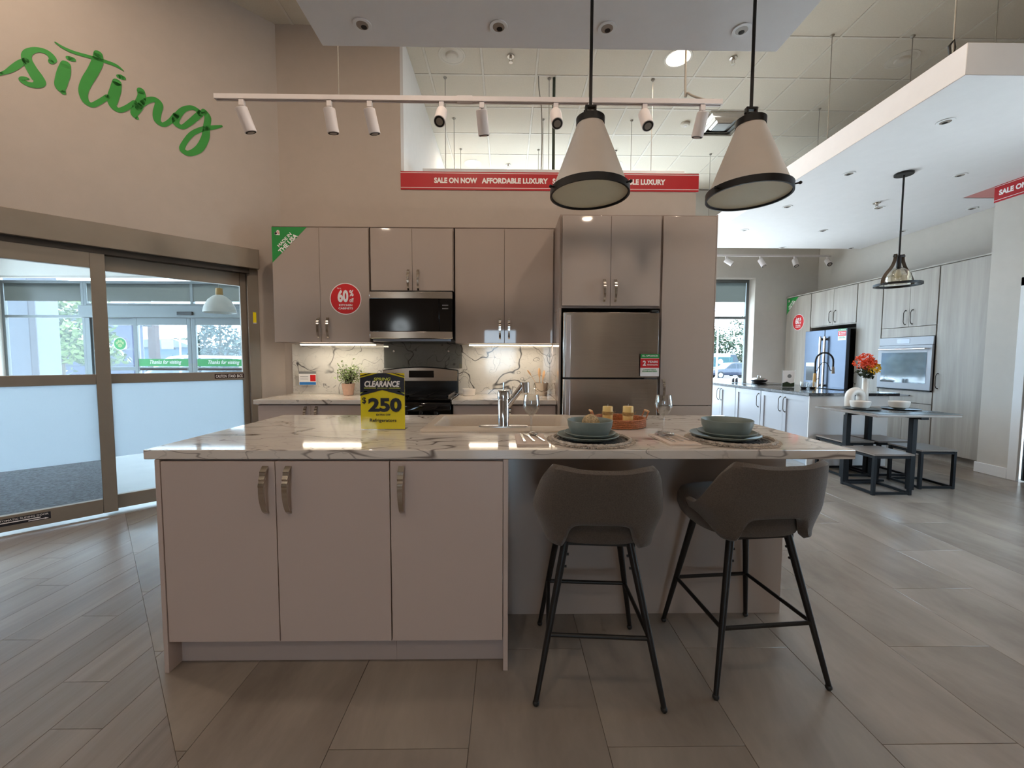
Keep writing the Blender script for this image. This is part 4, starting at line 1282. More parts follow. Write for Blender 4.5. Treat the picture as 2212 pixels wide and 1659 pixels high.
# ---- things on the back worktops
pl = thing('potted_plant', 'small bushy green plant in a pale terracotta pot', 'plant', (-1.572, 4.06, .9155))
MB().lathe([(.042, 0), (.046, .002), (.062, .105), (.064, .108), (.064, .114), (.058, .114), (.056, .095), (.001, .094)], 30).build('pot', 'pot_terracotta', pl)
rp = random.Random(11)
st = MB()
lf = MB()
for k in range(46):
    a = rp.uniform(0, 2 * PI)
    sp = rp.uniform(.02, .15)
    h = .19 + rp.uniform(0, .18) * (1 - sp / .22)
    tip = Vector((sp * math.cos(a), sp * math.sin(a) * .75, h))
    st.tube([(.02 * math.cos(a), .02 * math.sin(a), .09), tip * .5 + Vector((0, 0, .07)), tip], [.0016, .0013, .001], 4)
    for q in range(13):
        c = tip * rp.uniform(.55, 1.05) + Vector((rp.uniform(-.03, .03), rp.uniform(-.025, .025), rp.uniform(-.02, .025)))
        if c.z < .12: c.z = .12 + rp.uniform(0, .03)
        d = Vector((rp.uniform(-1, 1), rp.uniform(-1, .6), rp.uniform(-.2, .9))).normalized()
        s_ = d.cross(Vector((0, 0, 1)))
        if s_.length < .1: s_ = Vector((1, 0, 0))
        s_.normalize()
        l = rp.uniform(.018, .032)
        lf.add([c, c + d * l * .5 + s_ * l * .38, c + d * l, c + d * l * .5 - s_ * l * .38], [(0, 1, 2, 3)])
st.build('stems', 'bark', pl)['kind'] = 'stuff'
lo = lf.build('leaves', 'leaf_green', pl)
lo['kind'] = 'stuff'
tc = thing('price_tag_holder', 'clear price tag holder with a small printed card on the backsplash', 'price tag', (-2.045, 4.19, 1.075))
MB().box(-.115, -.003, -.078, .105, .003, .078).build('acrylic_plate', 'acrylic', tc, bevel=.001)
flat('sign_white', tc, rect(-.075, -.07, .10, .07), (0, -.0036, 0), name='card')
flat('sign_grey', tc, rect(-.075, .046, .10, .07), (0, -.0044, 0), name='grey_field')
flat('sign_red', tc, rect(.04, -.03, .095, .036), (0, -.0044, 0), name='red_field')
flat('sign_blue', tc, rect(-.07, -.066, .097, -.038), (0, -.0044, 0), name='blue_field')
for q in range(2):
    flat('sign_grey', tc, rect(-.062, -.008 + q * .022, .02, -.004 + q * .022), (0, -.0044, 0), name='rule')
bowl('ramekin', 'small white ramekin on the right back worktop', (-.375, 4.06, .9155), .066, .066, 'white_ceramic', None, foot=.95)
bk = thing('utensil_bucket', 'small metal bucket on the right back worktop', 'bucket', (.345, 4.06, .9155))
MB().lathe([(.058, 0), (.060, .002), (.068, .125), (.070, .128), (.066, .126), (.056, .006), (.001, .005)], 30).build('pail', 'nickel', bk)
MB().tube([(-.069, 0, .122), (-.075, -.02, .08), (-.05, -.07, .045), (0, -.085, .035), (.05, -.07, .045), (.075, -.02, .08), (.069, 0, .122)], .003, 8).build('bail_handle', 'chrome', bk)
def spatula(name, label, base, top, w, l, cat):
    b, tp = Vector(base), Vector(top)
    d = (tp - b).normalized()
    o = MB().tube([b, b + (tp - b) * .6, tp - d * l, tp - d * l * .6, tp - d * l * .2, tp], [.005, .0055, .006, w, w * .95, w * .35], 10, sect=[(math.cos(2 * PI * k / 10), .28 * math.sin(2 * PI * k / 10)) for k in range(10)]).build(name, 'light_wood')
    return tag(o, label, cat, 'wooden utensils')
spatula('wooden_spoon', 'wooden spoon leaning left in the metal bucket', (.365, 4.06, .93), (.205, 4.02, 1.17), .024, .07, 'spoon')
spatula('wooden_spatula', 'upright wooden spatula in the middle of the bucket', (.335, 4.07, .93), (.322, 4.05, 1.19), .018, .10, 'spatula')
spatula('wooden_server', 'wooden server leaning right in the metal bucket', (.345, 4.095, .93), (.378, 4.09, 1.165), .016, .10, 'spatula')
# ------------------------------------------------------------------ bar stools
def smooth(a, b, x):
    t = max(0., min(1., (x - a) / (b - a)))
    return t * t * (3 - 2 * t)
def stool_shell(thick):
    """wrap-around back: outer surface, inner surface, joined at the rims"""
    NU, NV = 64, 14
    PHI = 90
    def top(p):
        a = abs(p)
        return .895 - .012 * (1 - smooth(0, 30, a)) - .035 * smooth(42, 58, a) - .165 * smooth(52, 88, a)
    def bot(p):
        a = abs(p)
        return .588 + .092 * (1 - smooth(0, 33, a) ** 2.4) + .07 * smooth(50, 90, a)
    def pt(p, v, off):
        zb, zt = bot(p), top(p)
        # round the upper corners of the back
        z = zb + (zt - zb) * v
        ph = R(p)
        k = .86 + .14 * smooth(.60, .72, z)                   # narrower towards the seat base
        lean = .045 * smooth(.66, .90, z)
        ax, by = (.250 + off) * k, (.224 + off) * (k * .35 + .65)
        tap = 1 - .07 * smooth(.70, .90, z)
        sx, cx = math.sin(ph), math.cos(ph)
        e = .56
        x = ax * tap * math.copysign(abs(sx) ** e, sx)
        y = -by * math.copysign(abs(cx) ** e, cx) - lean * max(0, cx) ** .5
        return (x, y, z)
    m = MB()
    rows = []
    # closed section around the shell: outer up, top rim, inner down
    for i in range(NU + 1):
        p = -PHI + 2 * PHI * i / NU
        ring = []
        for j in range(NV + 1):
            v = .02 + .96 * j / NV
            ring.append(pt(p, v, 0))
        ring.append(tuple((Vector(pt(p, 1.0, 0)) + Vector(pt(p, 1.0, -thick))) / 2 + Vector((0, 0, .006))))
        for j in range(NV, -1, -1):
            v = .02 + .96 * j / NV
            ring.append(pt(p, v, -thick))
        ring.append(tuple((Vector(pt(p, 0, 0)) + Vector(pt(p, 0, -thick))) / 2 - Vector((0, 0, .005))))
        rows.append(ring)
    m.rings(rows)
    return m
def stool_seat():
    rings = []
    prof = [(.55, .592), (.82, .590), (.95, .600), (1.0, .625), (.995, .655), (.95, .678), (.85, .688), (.5, .690), (.05, .690)]
    N = 48
    for k, z in prof:
        r_ = []
        for i in range(N):
            a = 2 * PI * i / N
            c, s = math.cos(a), math.sin(a)
            x = .214 * k * math.copysign(abs(c) ** .7, c)
            y = .214 * k * math.copysign(abs(s) ** .7, s) + .038
            r_.append((x, y, z - .012 + .016 * smooth(0, .2, y)))
        rings.append(r_)
    return MB().rings(rings)
def bar_stool():
    t = thing('bar_stool', 'taupe fabric bar stool on the left, its back to the camera', 'stool', (.357, 1.638, 0), R(-4), 'bar stools at the island')
    stool_seat().build('seat', 'fabric_taupe', t)
    stool_shell(.034).build('backrest', 'fabric_taupe', t, smooth=60)
    MB().box(-.14, -.13, .566, .14, .15, .580).build('seat_plate', 'black_metal', t)
    foot = {}
    for sx in (-1, 1):
        for sy in (-1, 1):
            a = Vector((sx * .122, sy * .125 + .005, .578))
            b = Vector((sx * (.231 if sy < 0 else .212), sy * .228, .018))
            foot[sx, sy] = (a, b)
            l = MB().cyl(a, b, .0155, .0095, 14).build('leg', 'black_metal', t)
            MB().ball((b.x, b.y, .0125), .0125, 12, 8).build('foot', 'black_plastic', l)
            if sy < 0:
                d = (b - a).normalized()
                for q in (.05, .095):
                    c = a + d * q
                    MB().cyl(c, c + Vector((-sx * .022, .0, 0)), .005, .005, 8).build('bolt', 'black_metal', l)
    def onleg(k, z):
        a, b = foot[k]
        f_ = (a.z - z) / (a.z - b.z)
        return a + (b - a) * f_
    zb = .245
    c = {k: onleg(k, zb) for k in foot}
    for k1, k2 in (((-1, -1), (1, -1)), ((1, -1), (1, 1)), ((1, 1), (-1, 1)), ((-1, 1), (-1, -1))):
        MB().tube([c[k1], c[k1] + (c[k2] - c[k1]) * .05, c[k1] + (c[k2] - c[k1]) * .95, c[k2]], .0085, 10).build('footrest_bar', 'black_metal', t)
    return t
s0 = bar_stool()
dup(s0, None, 'taupe fabric bar stool on the right, turned slightly to the left', loc=(.998, 1.695, 0), rot=(0, 0, R(5)))

# ------------------------------------------------------------------ pendants over the island
def cone_pendant(label, x):
    t = thing('cone_pendant', label, 'pendant lamp', (x, 2.1, SOF), 0, 'cone pendants over the island')
    zt, zb = 2.470 - SOF, 2.095 - SOF
    MB().cyl((0, 0, -.02), (0, 0, 0), .06).build('canopy', 'black_metal', t, bevel=.004)
    MB().cyl((0, 0, zt + .06), (0, 0, -.02), .008).build('rod', 'black_metal', t)
    MB().box(-.028, -.012, zt + .005, -.018, .012, zt + .055).box(.018, -.012, zt + .005, .028, .012, zt + .055).box(-.028, -.012, zt + .05, .028, .012, zt + .062).cyl((-.034, 0, zt + .035), (.034, 0, zt + .035), .006).build('yoke', 'black_metal', t, bevel=.002)
    MB().lathe([(.070, zt - .032), (.071, zt), (.05, zt + .006), (.001, zt + .008)], 32, cap0=False).build('cap', 'black_metal', t)
    MB().lathe([(.187, zb + .03), (.066, zt - .03), (.064, zt - .03), (.184, zb + .03)], 48, cap0=False, cap1=False).build('shade', 'shade_cream', t)
    rim = MB().lathe([(.188, zb), (.197, zb), (.197, zb + .034), (.186, zb + .034), (.186, zb + .03), (.188, zb + .004)], 48, cap0=False, cap1=False).build('rim_band', 'black_metal', t)
    for a in (200, 320, 80):
        c, s = math.cos(R(a)), math.sin(R(a))
        MB().cyl((.195 * c, .195 * s, zb + .016), (.215 * c, .215 * s, zb + .016), .004).ball((.217 * c, .217 * s, zb + .016), .008, 10, 6).build('thumb_screw', 'black_metal', rim)
    MB().lathe([(.001, zb + .010), (.187, zb + .010), (.187, zb + .013), (.001, zb + .013)], 48).build('diffuser', 'diffuser_cream', t)
    return t
cone_pendant('cream cone pendant with black rim, in front of the sale banner', .414)
cone_pendant('cream cone pendant with black rim, right of the sale banner', 1.218)

# ------------------------------------------------------------------ ceiling fixtures
def downlight(label, x, y, on, z=CEIL, r=.125, group=None, power=CAN_POWER):
    t = thing('ceiling_downlight', label, 'downlight', (x, y, z - .0035), 0, group)
    MB().lathe([(r, .0), (r * 1.16, 0), (r * 1.18, .002), (r * 1.0, .003)], 36, cap0=False, cap1=False).lathe([(r, 0), (r * .97, .004), (r * .97, .0)], 36, cap0=False, cap1=False).build('trim_ring', 'grid_white', t)
    if on:
        MB().lathe([(.001, -.0012), (r * .99, -.0012), (r * .99, -.0004), (.001, -.0004)], 32).build('lens', 'lamp_glow', t)
        lamp_area('downlight_lamp', t, (0, 0, -.02), r * 1.6, power, WARM)
    else:
        MB().lathe([(r * .99, .0006), (r * .55, .0010), (r * .5, -.018), (r * .42, -.022), (.001, -.022)], 32, cap0=False).build('lens', 'grid_white', t)
    return t
downlight('lit ceiling downlight right of the island panel above the air vent', 1.859, 4.617, True, power=CAN_POWER * .9)
downlight('small lit ceiling downlight far back above the sale banner', -.58, 7.06, True, power=CAN_POWER * .7)
downlight('unlit ceiling downlight at the left above the track rail', -.60, 4.62, False)
downlight('unlit ceiling downlight far back behind the left pendant', 1.80, 7.06, False)
downlight('unlit ceiling downlight in the shaded ceiling above the right panel', 4.306, 4.60, False)
for x, y, k in ((-3.03, 2.18, .9), (-.59, 2.18, 1.15), (1.86, 2.18, .95), (-5.47, -.26, .5), (-3.03, -.26, .5), (-.59, -.26, .5), (1.86, -.26, .42), (-3.03, -2.7, .5), (-.59, -2.7, .5), (1.86, -2.7, .4)):
    downlight('lit ceiling downlight behind the camera', x, y, True, group='downlights behind the camera', power=CAN_POWER * k)

def small_recess(label, x, y, z, group, r=.046):
    t = thing('recessed_spot', label, 'downlight', (x, y, z - .0035), 0, group)
    MB().lathe([(r * .72, .001), (r * .75, -.002), (r * 1.12, -.002), (r * 1.16, .0025)], 28, cap0=False, cap1=False).build('trim_ring', 'trim_white', t)
    MB().lathe([(.001, -.0016), (r * .73, -.0016), (r * .73, .001), (.001, .001)], 24).build('baffle', 'can_inner', t)
    MB().lathe([(.001, -.0026), (r * .36, -.0026), (r * .36, -.0018), (.001, -.0018)], 18, (.006, .012, 0)).build('aperture', 'dark_hole', t)
    return t
for k, x in enumerate((-.838, -.052, .579, 1.368)):
    small_recess('%s unlit recessed spot in the panel over the island' % ('leftmost', 'second from left', 'third from left', 'rightmost')[k], x, 2.485, SOF, 'recessed spots over the island')
for x, y, pn_ in ((3.536, 3.366, 'nearest and largest'), (3.53, 4.29, 'left of the cage pendant'), (4.705, 4.30, 'right of the cage pendant'), (4.695, 5.21, 'beside the sprinkler head'), (3.52, 5.20, 'beside the right cone pendant'), (5.886, 5.21, 'under the right banner'), (3.522, 6.13, 'above the first short-rail spotlight'), (4.70, 6.127, 'above the third short-rail spotlight'), (5.89, 6.12, 'behind the cage pendant rod'), (4.71, 7.04, 'farthest left'), (5.9, 7.04, 'farthest right')):
    small_recess('recessed spot in the white dining panel, %s' % pn_, x, y, SOF, 'recessed spots over the dining corner', .05)

def sprinkler(label, x, y, z=CEIL):
    t = thing('sprinkler_head', label, 'sprinkler', (x, y, z - .003))
    MB().lathe([(.04, 0), (.038, -.006), (.016, -.008), (.014, -.03), (.001, -.03)][::-1], 20).build('escutcheon', 'nickel', t)
    MB().tube([(-.014, 0, -.03), (-.016, 0, -.045), (0, 0, -.062), (.016, 0, -.045), (.014, 0, -.03)], .003, 6).cyl((0, 0, -.062), (0, 0, -.066), .022).build('deflector', 'nickel', t)
sprinkler('sprinkler head in the middle of the tile ceiling', .036, 4.62)
sprinkler('sprinkler head right of the lit downlight', 2.456, 4.605)
sprinkler('sprinkler head far back above the sale banner', .018, 7.09)
sprinkler('sprinkler head in the white panel over the dining corner', 4.52, 5.05, SOF)
t = thing('smoke_detector', 'white smoke detector left of the air vent', 'detector', (2.471, 5.835, CEIL - .003))
MB().lathe([(.06, 0), (.06, -.02), (.045, -.035), (.001, -.036)][::-1], 24).build('cover', 'grid_white', t)
MB().lathe([(.02, -.036), (.018, -.04), (.001, -.04)][::-1], 16).build('sensor_cap', 'track_white', t)

# ceiling air vent cassette
av = thing('air_vent', 'square stepped metal air vent in the tile ceiling', 'vent', (2.97, 5.83, CEIL - .004))
q = .29
MB().box(-q, -q, -.012, q, -q + .03, 0).box(-q, q - .03, -.012, q, q, 0).box(-q, -q + .03, -.012, -q + .03, q - .03, 0).box(q - .03, -q + .03, -.012, q, q - .03, 0).build('frame', 'nickel', av, bevel=.003)
for k, s in enumerate((.255, .195, .135)):
    def sq(a, z): return [(-a, -a, z), (a, -a, z), (a, a, z), (-a, a, z)]
    MB().rings([sq(s, -.004), sq(s - .04, -.034 - k * .004), sq(s - .046, -.034 - k * .004), sq(s - .008, -.004)], cap0=False, cap1=False).build('vane', 'nickel', av)
MB().box(-.09, -.09, -.05, .09, .09, -.045).build('core_plate', 'alu_metal', av, bevel=.004)
MB().box(-.28, -.28, -.002, .28, .28, -.001).build('duct', 'alu_metal', av)

# suspension wires of the dropped panels
wm = {}
def wire(label, x, y, z0, group):
    k = round(CEIL - z0, 3)
    if k not in wm:
        wm[k] = MB().cyl((0, 0, -k + .002), (0, 0, 0), .0038, .0038, 6).lathe([(.022, -.001), (.016, -.012), (.006, -.018)], 12).mesh('suspension_wire', 'wire_grey')
    tag(link('suspension_wire', wm[k], None, (x, y, CEIL - .003)), label, 'wire', group)
for x, cn_ in ((-.725, 'left'), (.49, 'middle'), (1.706, 'right')):
    for y, rn_ in ((4.965, 'longest'), (5.775, 'mid-length'), (6.585, 'shortest')):
        wire('%s thin suspension wire of the %s row behind the sale banner' % (rn_, cn_), x, y, 3.445, 'wires behind the sale banner')
for x, y, wn_ in ((3.28, 4.28, 'long left'), (4.10, 4.275, 'upper right'), (3.25, 5.475, 'short one behind the right pendant'), (4.07, 5.47, 'short right'), (3.24, 6.67, 'shortest far'), (4.17, 3.60, 'nearest')):
    wire('thin suspension wire of the white dining panel, %s' % wn_, x, y, 3.41, 'wires of the dining corner panel')
wire('thin suspension wire at the left end of the track rail', -1.185, 3.0, 3.117, 'wires of the track rail')
wire('thin suspension wire behind the first pendant holding the track rail', .58, 3.0, 3.117, 'wires of the track rail')
t = thing('drain_pipe', 'dark green vertical pipe rising behind the sale banner', 'pipe', (.545, 4.95, 3.446))
MB().cyl((0, 0, 0), (0, 0, CEIL - 3.446 - .005), .017).build('pipe', 'pipe_green', t)
MB().lathe([(.026, 0), (.026, .03), (.018, .032)], 16).build('collar', 'pipe_green', t)
t = thing('flex_cable', 'grey cable beside the dark green pipe', 'cable', (.40, 4.97, 3.446))
MB().tube(spline([(-.04, -.05, 1.10), (-.03, -.04, .95), (.0, -.02, .75), (.01, 0, .4), (.0, 0, 0)], 5), .007, 6).build('cable', 'wire_grey', t)

# sling of chain at the corner of the right panel
t = thing('hanger_chain', 'short dark chain and hook at the corner of the right panel', 'chain', (3.12, 2.95, 3.411))
MB().cyl((0, 0, 0), (0, 0, 1.135), .005).build('rod', 'wire_grey', t)
MB().tube([(-.02, 0, .0), (-.03, 0, .06), (0, 0, .10), (.01, 0, .05), (0, 0, .0)], .008, 6).build('hook', 'black_metal', t)

# ------------------------------------------------------------------ track lighting
def track(label, x0, x1, y, z, joint=None):
    t = thing('track_rail', label, 'track light', ((x0 + x1) / 2, y, z))
    w = (x1 - x0) / 2
    MB().box(-w, -.018, 0, w, .018, .020).box(-w, -.018, -.012, w, -.006, 0).box(-w, .006, -.012, w, .018, 0).build('rail', 'track_white', t)
    for s in (-1, 1):
        MB().box(s * w, -.0185, -.0125, s * (w + .006), .0185, .0205).build('end_cap', 'track_white', t)
    if joint:
        MB().box(joint - .055 - (x0 + x1) / 2, -.0205, -.0135, joint + .055 - (x0 + x1) / 2, .0205, .0225).build('joiner', 'track_white', t)
    return t
def head(label, x, y, z, d, group, r=.040, l=.155):
    t = thing('track_spotlight', label, 'spotlight', (x, y, z), 0, group)
    MB().box(-.017, -.015, -.055, .017, .015, -.0125).build('adapter', 'track_white', t, bevel=.002)
    D = Vector(d).normalized()
    c = Vector((0, 0, -.088))
    a, b = c - D * .02, c + D * (l - .02)
    MB().cyl((0, 0, -.055), (0, 0, -.085), .007).build('swivel', 'wire_grey', t)
    cn = MB().cyl(a, b, r, r, 28).build('can', 'track_white', t, bevel=.002)
    MB().cyl(b + D * .0003, b + D * .0012, r * .88, r * .88, 24).build('lens', 'dark_hole', cn)
    MB().cyl(b + D * .0014, b + D * .0022, r * .6, r * .6, 20).build('lamp_face', 'can_inner', cn)
TZ = 3.098
tk = track('long white ceiling track rail with nine spotlights', -2.04, 1.52, 3.0, TZ, -.30)
names = ['first', 'second', 'third', 'fourth', 'fifth', 'sixth', 'seventh', 'eighth', 'ninth']
aims = [(.26, .3, -1), (.09, .2, -1), (.17, .25, -1), (-.02, -.65, -.8), (.1, .35, -1), (.02, -.6, -.8), (0, .4, -1), (.02, -.55, -.85), (-.12, .3, -1)]
for k, x in enumerate((-1.862, -1.251, -.969, -.464, -.180, .344, .590, .976, 1.390)):
    head('%s white track spotlight from the left on the long rail' % names[k], x, 3.0, TZ, aims[k], 'spotlights on the long rail')
t = thing('power_cable', 'grey power cable dropping from the ceiling to the track rail', 'cable', (1.52, 3.0, TZ + .02))
MB().tube(spline([(-.05, 0, .004), (-.12, .02, .02), (-.20, .08, .10), (-.215, .10, .2), (-.215, .10, 1.43)], 6), .008, 8).build('cable', 'wire_grey', t)

tk2 = track('short white track rail by the far window', 3.7, 6.0, 7.62, 3.205)
for k, (x, d) in enumerate(((4.06, (.6, -.35, -.55)), (4.70, (.25, -.4, -.8)), (5.34, (-.1, -.5, -.8)), (6.03 - .08, (-.2, -.7, -.6)))):
    head('%s white spotlight from the left on the short rail by the far window' % names[k], x, 7.62, 3.205, d, 'spotlights on the short rail', .045, .15)
for x, wn_ in ((3.9, 'left'), (5.8, 'right')):
    wire('%s thin wire holding the short rail by the far window' % wn_, x, 7.62, 3.225, 'wires of the short rail')

# ------------------------------------------------------------------ sale banners
bn = thing('sale_banner', 'long red sale banner along the top of the kitchen wall', 'banner', (.438, CY - .0005, 3.073))
BW = 1.51
MB().box(-BW, -.006, -.093, BW, 0, .087).build('panel', 'banner_red', bn, bevel=.001)
for zz in (.072, -.072):
    MB().box(-BW, -.0068, zz - .0025, BW, -.0061, zz + .0025).build('white_line', 'sign_white', bn)
for txt, a, b in (('SALE ON NOW', -.735, -.302), ('AFFORDABLE LUXURY', -.256, .413), ('SALE ON NOW', .459, .895), ('AFFORDABLE LUXURY', .942, 1.606)):
    letters(txt, 'sign_white', bn, ((a + b) / 2 - .438, -.0068, .0), w=b - a, h=.055, bold=.045)
bn2 = thing('sale_banner', 'red sale banner on the pale column at the right edge', 'banner', (5.4195, 4.58, 3.118), R(-90))
MB().box(0, -.006, -.093, 2.6, 0, .095).build('panel', 'banner_red', bn2, bevel=.001)
for zz in (.076, -.072):
    MB().box(0, -.0068, zz - .0025, 2.6, -.0061, zz + .0025).build('white_line', 'sign_white', bn2)
letters('SALE ON NOW', 'sign_white', bn2, (.26, -.0068, .002), w=.43, h=.058, bold=.045)
letters('AFFORDABLE LUXURY', 'sign_white', bn2, (.88, -.0068, .002), w=.66, h=.058, bold=.045)
# ------------------------------------------------------------------ laminate kitchen along the right wall
KX = 5.50
def kcab(name, label, ya, yb, z0, z1, doors, toe=.1, **kw):
    """ya far, yb near; doors in local metres measured from the far end"""
    return cabinet(name, label, (KX, ya, 0), R(-90), ya - yb, 6.115 - KX, z0, z1, doors, mat='grey_laminate', edge='grey_laminate', hmesh=H_HEX, toe=toe, group='laminate cabinets', **kw)
kcab('tall_cabinet', 'tall grey laminate cabinet with a red round sticker, farthest from the camera', 8.045, 7.372, .10, 2.483, [(.03, .105, .669, 2.474, None, None)])
kcab('bridge_cabinet', 'grey laminate cabinet above the blue-grey refrigerator', 7.368, 6.40, 1.86, 2.483, [(.004, 1.875, .506, 2.474, .452, 2.012), (.506, 1.875, .964, 2.474, .556, 2.012)], toe=0)
kcab('tall_cabinet', 'tall grey laminate cabinet between refrigerator and built-in oven', 6.396, 5.956, .10, 2.483, [(.004, .105, .436, 2.474, .04, 1.0)])
oc_ = kcab('oven_cabinet', 'grey laminate oven cabinet with two upper doors', 5.952, 5.182, .10, 2.483,
     [(.004, 1.735, .402, 2.474, .352, 1.866), (.402, 1.735, .766, 2.474, .45, 1.866), (.004, 1.60, .766, 1.732, None, None), (.004, .705, .766, .868, None, None), (.004, .105, .385, .70, None, None), (.385, .105, .766, .70, None, None)], body=False)
MB().box(0, .022, .10, .018, .61, 2.483).box(.752, .022, .10, .770, .61, 2.483).box(.018, .022, .10, .752, .61, .118).box(.018, .022, 2.465, .752, .61, 2.483).box(.018, .022, .872, .752, .61, .884).box(.018, .022, 1.598, .752, .61, 1.612).build('body', 'grey_laminate', oc_)
tk_ = kcab('tall_cabinet', 'tall grey laminate cabinet nearest the pale column', 5.178, 4.615, .10, 2.483, [(.004, .105, .559, 2.474, .05, 1.015)])
tag(MB().box(KX - .002, 4.612, 2.484, 6.115, 8.045, 2.50).build('cabinet_top_panel', 'grey_laminate'), 'thin laminate panel along the top of the tall cabinets', 'panel')
usa_corner('green triangular corner sticker on the far laminate cabinet', (KX - .0012, 8.012, 2.474), R(-90), .31)
sixty('red round discount sticker on the far laminate cabinet', (KX - .0012, 7.68, 1.99), R(-90), .15)
# refrigerator
f2 = thing('refrigerator', 'blue-grey french-door refrigerator with two long handles', 'refrigerator', (5.385, 7.325, 0), R(-90))
MB().box(.02, .06, .02, .885, .72, 1.775).build('cabinet', 'black_enamel', f2, bevel=.004)
for k, (a, b) in enumerate(((0, .448), (.456, .905))):
    dd = MB().box(a, 0, .72, b, .058, 1.79).build('door', 'slate_steel', f2, bevel=.006)
    hx = .405 if k == 0 else .50
    MB().box(hx - .018, -.05, .80, hx + .018, -.028, 1.68).box(hx - .01, -.03, .83, hx + .01, .002, .87).box(hx - .01, -.03, 1.61, hx + .01, .002, 1.65).build('handle', 'steel', dd, bevel=.006)
    if k == 0:
        MB().box(.06, -.004, .92, .27, .0, 1.16).build('dispenser_recess', 'black_gloss', dd, bevel=.003)
        MB().box(.055, -.006, 1.165, .275, -.001, 1.235).build('dispenser_panel', 'alu_metal', dd, bevel=.003)
MB().box(0, 0, .03, .905, .058, .71).build('freezer_drawer', 'slate_steel', f2, bevel=.006)
appliance_sticker('appliance_sticker', 'green, red and white offer sticker on the blue-grey refrigerator', (5.3845 - .0008, 6.515, 1.69), R(-90), .16, .186)
# wall oven
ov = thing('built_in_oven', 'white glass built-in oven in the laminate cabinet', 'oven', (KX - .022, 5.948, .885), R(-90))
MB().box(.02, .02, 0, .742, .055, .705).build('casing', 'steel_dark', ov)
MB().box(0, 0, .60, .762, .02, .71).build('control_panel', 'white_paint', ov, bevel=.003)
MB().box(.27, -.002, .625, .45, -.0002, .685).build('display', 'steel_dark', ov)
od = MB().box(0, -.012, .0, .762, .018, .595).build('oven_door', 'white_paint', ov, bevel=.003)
MB().box(.06, -.015, .085, .70, -.0125, .50).build('oven_window', 'oven_mirror', od)
MB().tube([(.05, -.012, .548), (.05, -.05, .548), (.71, -.05, .548), (.71, -.012, .548)], .012, 10).build('handle', 'chrome', od)
MB().box(.004, -.006, -.013, .758, .019, -.002).build('vent', 'black_enamel', ov)
t = thing('bar_pull', 'slim steel pull on the drawer below the built-in oven', 'handle', (KX - .001, 5.56, .80), R(-90))
MB().box(-.10, -.03, -.006, .10, -.022, .006).box(-.09, -.024, -.005, -.08, 0, .005).box(.08, -.024, -.005, .09, 0, .005).build('bar', 'steel_dark', t, bevel=.001)

# ------------------------------------------------------------------ white island of the back area
WX = 3.62
def wcab(label, ya, yb, doors):
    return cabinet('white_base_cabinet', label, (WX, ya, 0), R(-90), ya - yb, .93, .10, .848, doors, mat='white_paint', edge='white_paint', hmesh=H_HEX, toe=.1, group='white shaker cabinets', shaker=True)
wcab('white shaker cabinet pair nearest the dining table', 5.735, 4.825, [(.0, .11, .46, .842, .415, .70), (.46, .11, .91, .842, .507, .70)])
wcab('white shaker cabinet with a single door in the middle of the white island', 6.375, 5.74, [(.0, .11, .63, .842, .585, .70)])
wcab('white shaker cabinet pair farthest along the white island', 7.32, 6.38, [(.0, .11, .47, .842, .425, .70), (.47, .11, .935, .842, .515, .70)])
tag(MB().box(3.618, 4.806, 0, 4.58, 4.822, .849).build('island_end_panel', 'trim_white', bevel=.001), 'white end panel of the island behind the dining table', 'panel')
tag(MB().box(3.595, 4.785, .85, 4.69, 7.34, .885).build('stone_countertop', 'dark_stone', bevel=.003), 'dark speckled stone countertop of the white island', 'countertop')
ZT = .8855
t = thing('induction_cooktop', 'black glass cooktop set in the dark countertop', 'cooktop', (4.22, 6.75, ZT))
MB().box(-.26, -.36, 0, .26, .36, .005).build('glass', 'black_gloss', t, bevel=.001)
MB().box(.2, -.2, .0052, .24, .2, .006).build('touch_strip', 'sign_grey', t)
sk2 = thing('bar_sink', 'dark sink in the stone countertop behind the spring faucet', 'sink', (4.51, 5.55, ZT))
MB().box(-.17, -.30, 0, .17, .30, .007).build('rim', 'black_enamel', sk2, bevel=.002)
MB().box(-.15, -.27, .0072, .15, .27, .009).build('basin', 'black_gloss', sk2)
fa2 = thing('spring_faucet', 'tall bronze and black spring faucet on the white island', 'faucet', (4.29, 5.62, ZT))
MB().lathe([(.028, 0), (.026, .006), (.022, .02), (.020, .2), (.016, .21)], 20).build('column', 'wood_cap', fa2)
MB().tube([(0, 0, .2)] + [(.125 - .125 * math.cos(PI * k / 12), 0, .37 + .125 * math.sin(PI * k / 12)) for k in range(13)] + [(.25, 0, .30)], .012, 10).build('hose', 'black_plastic', fa2)
MB().tube([(.0, 0, .24), (.03, 0, .245), (.05, 0, .30), (.09, 0, .35), (.125, 0, .365), (.16, 0, .35), (.195, 0, .30), (.21, 0, .25), (.25, 0, .245)], .005, 8).build('holder_arm', 'bronze_dark', fa2)
MB().cyl((.25, 0, .30), (.252, 0, .205), .016, .021).build('spray_head', 'bronze_metal', fa2, bevel=.003)
MB().tube([(0, -.02, .12), (0, -.06, .14)], .006, 8).build('lever', 'bronze_metal', fa2)
cf = thing('framed_card', 'small clear-framed card with a green print', 'card', (4.07, 5.83, ZT), R(-8))
MB().box(-.085, .0, 0, .085, .006, .245).box(-.085, 0, 0, .085, .06, .003).build('frame', 'acrylic', cf)
MB().box(-.08, -.0012, .004, .08, -.0002, .24).build('card', 'sign_white', cf)
flat('tree_green', cf, [(-.08, .006), (.08, .006), (.08, .07), (.03, .055), (-.02, .08), (-.08, .06)], (0, -.0016, 0), name='print')
flat('sign_grey', cf, circ(.028, 20, .01, .16), (0, -.0016, 0), name='print')
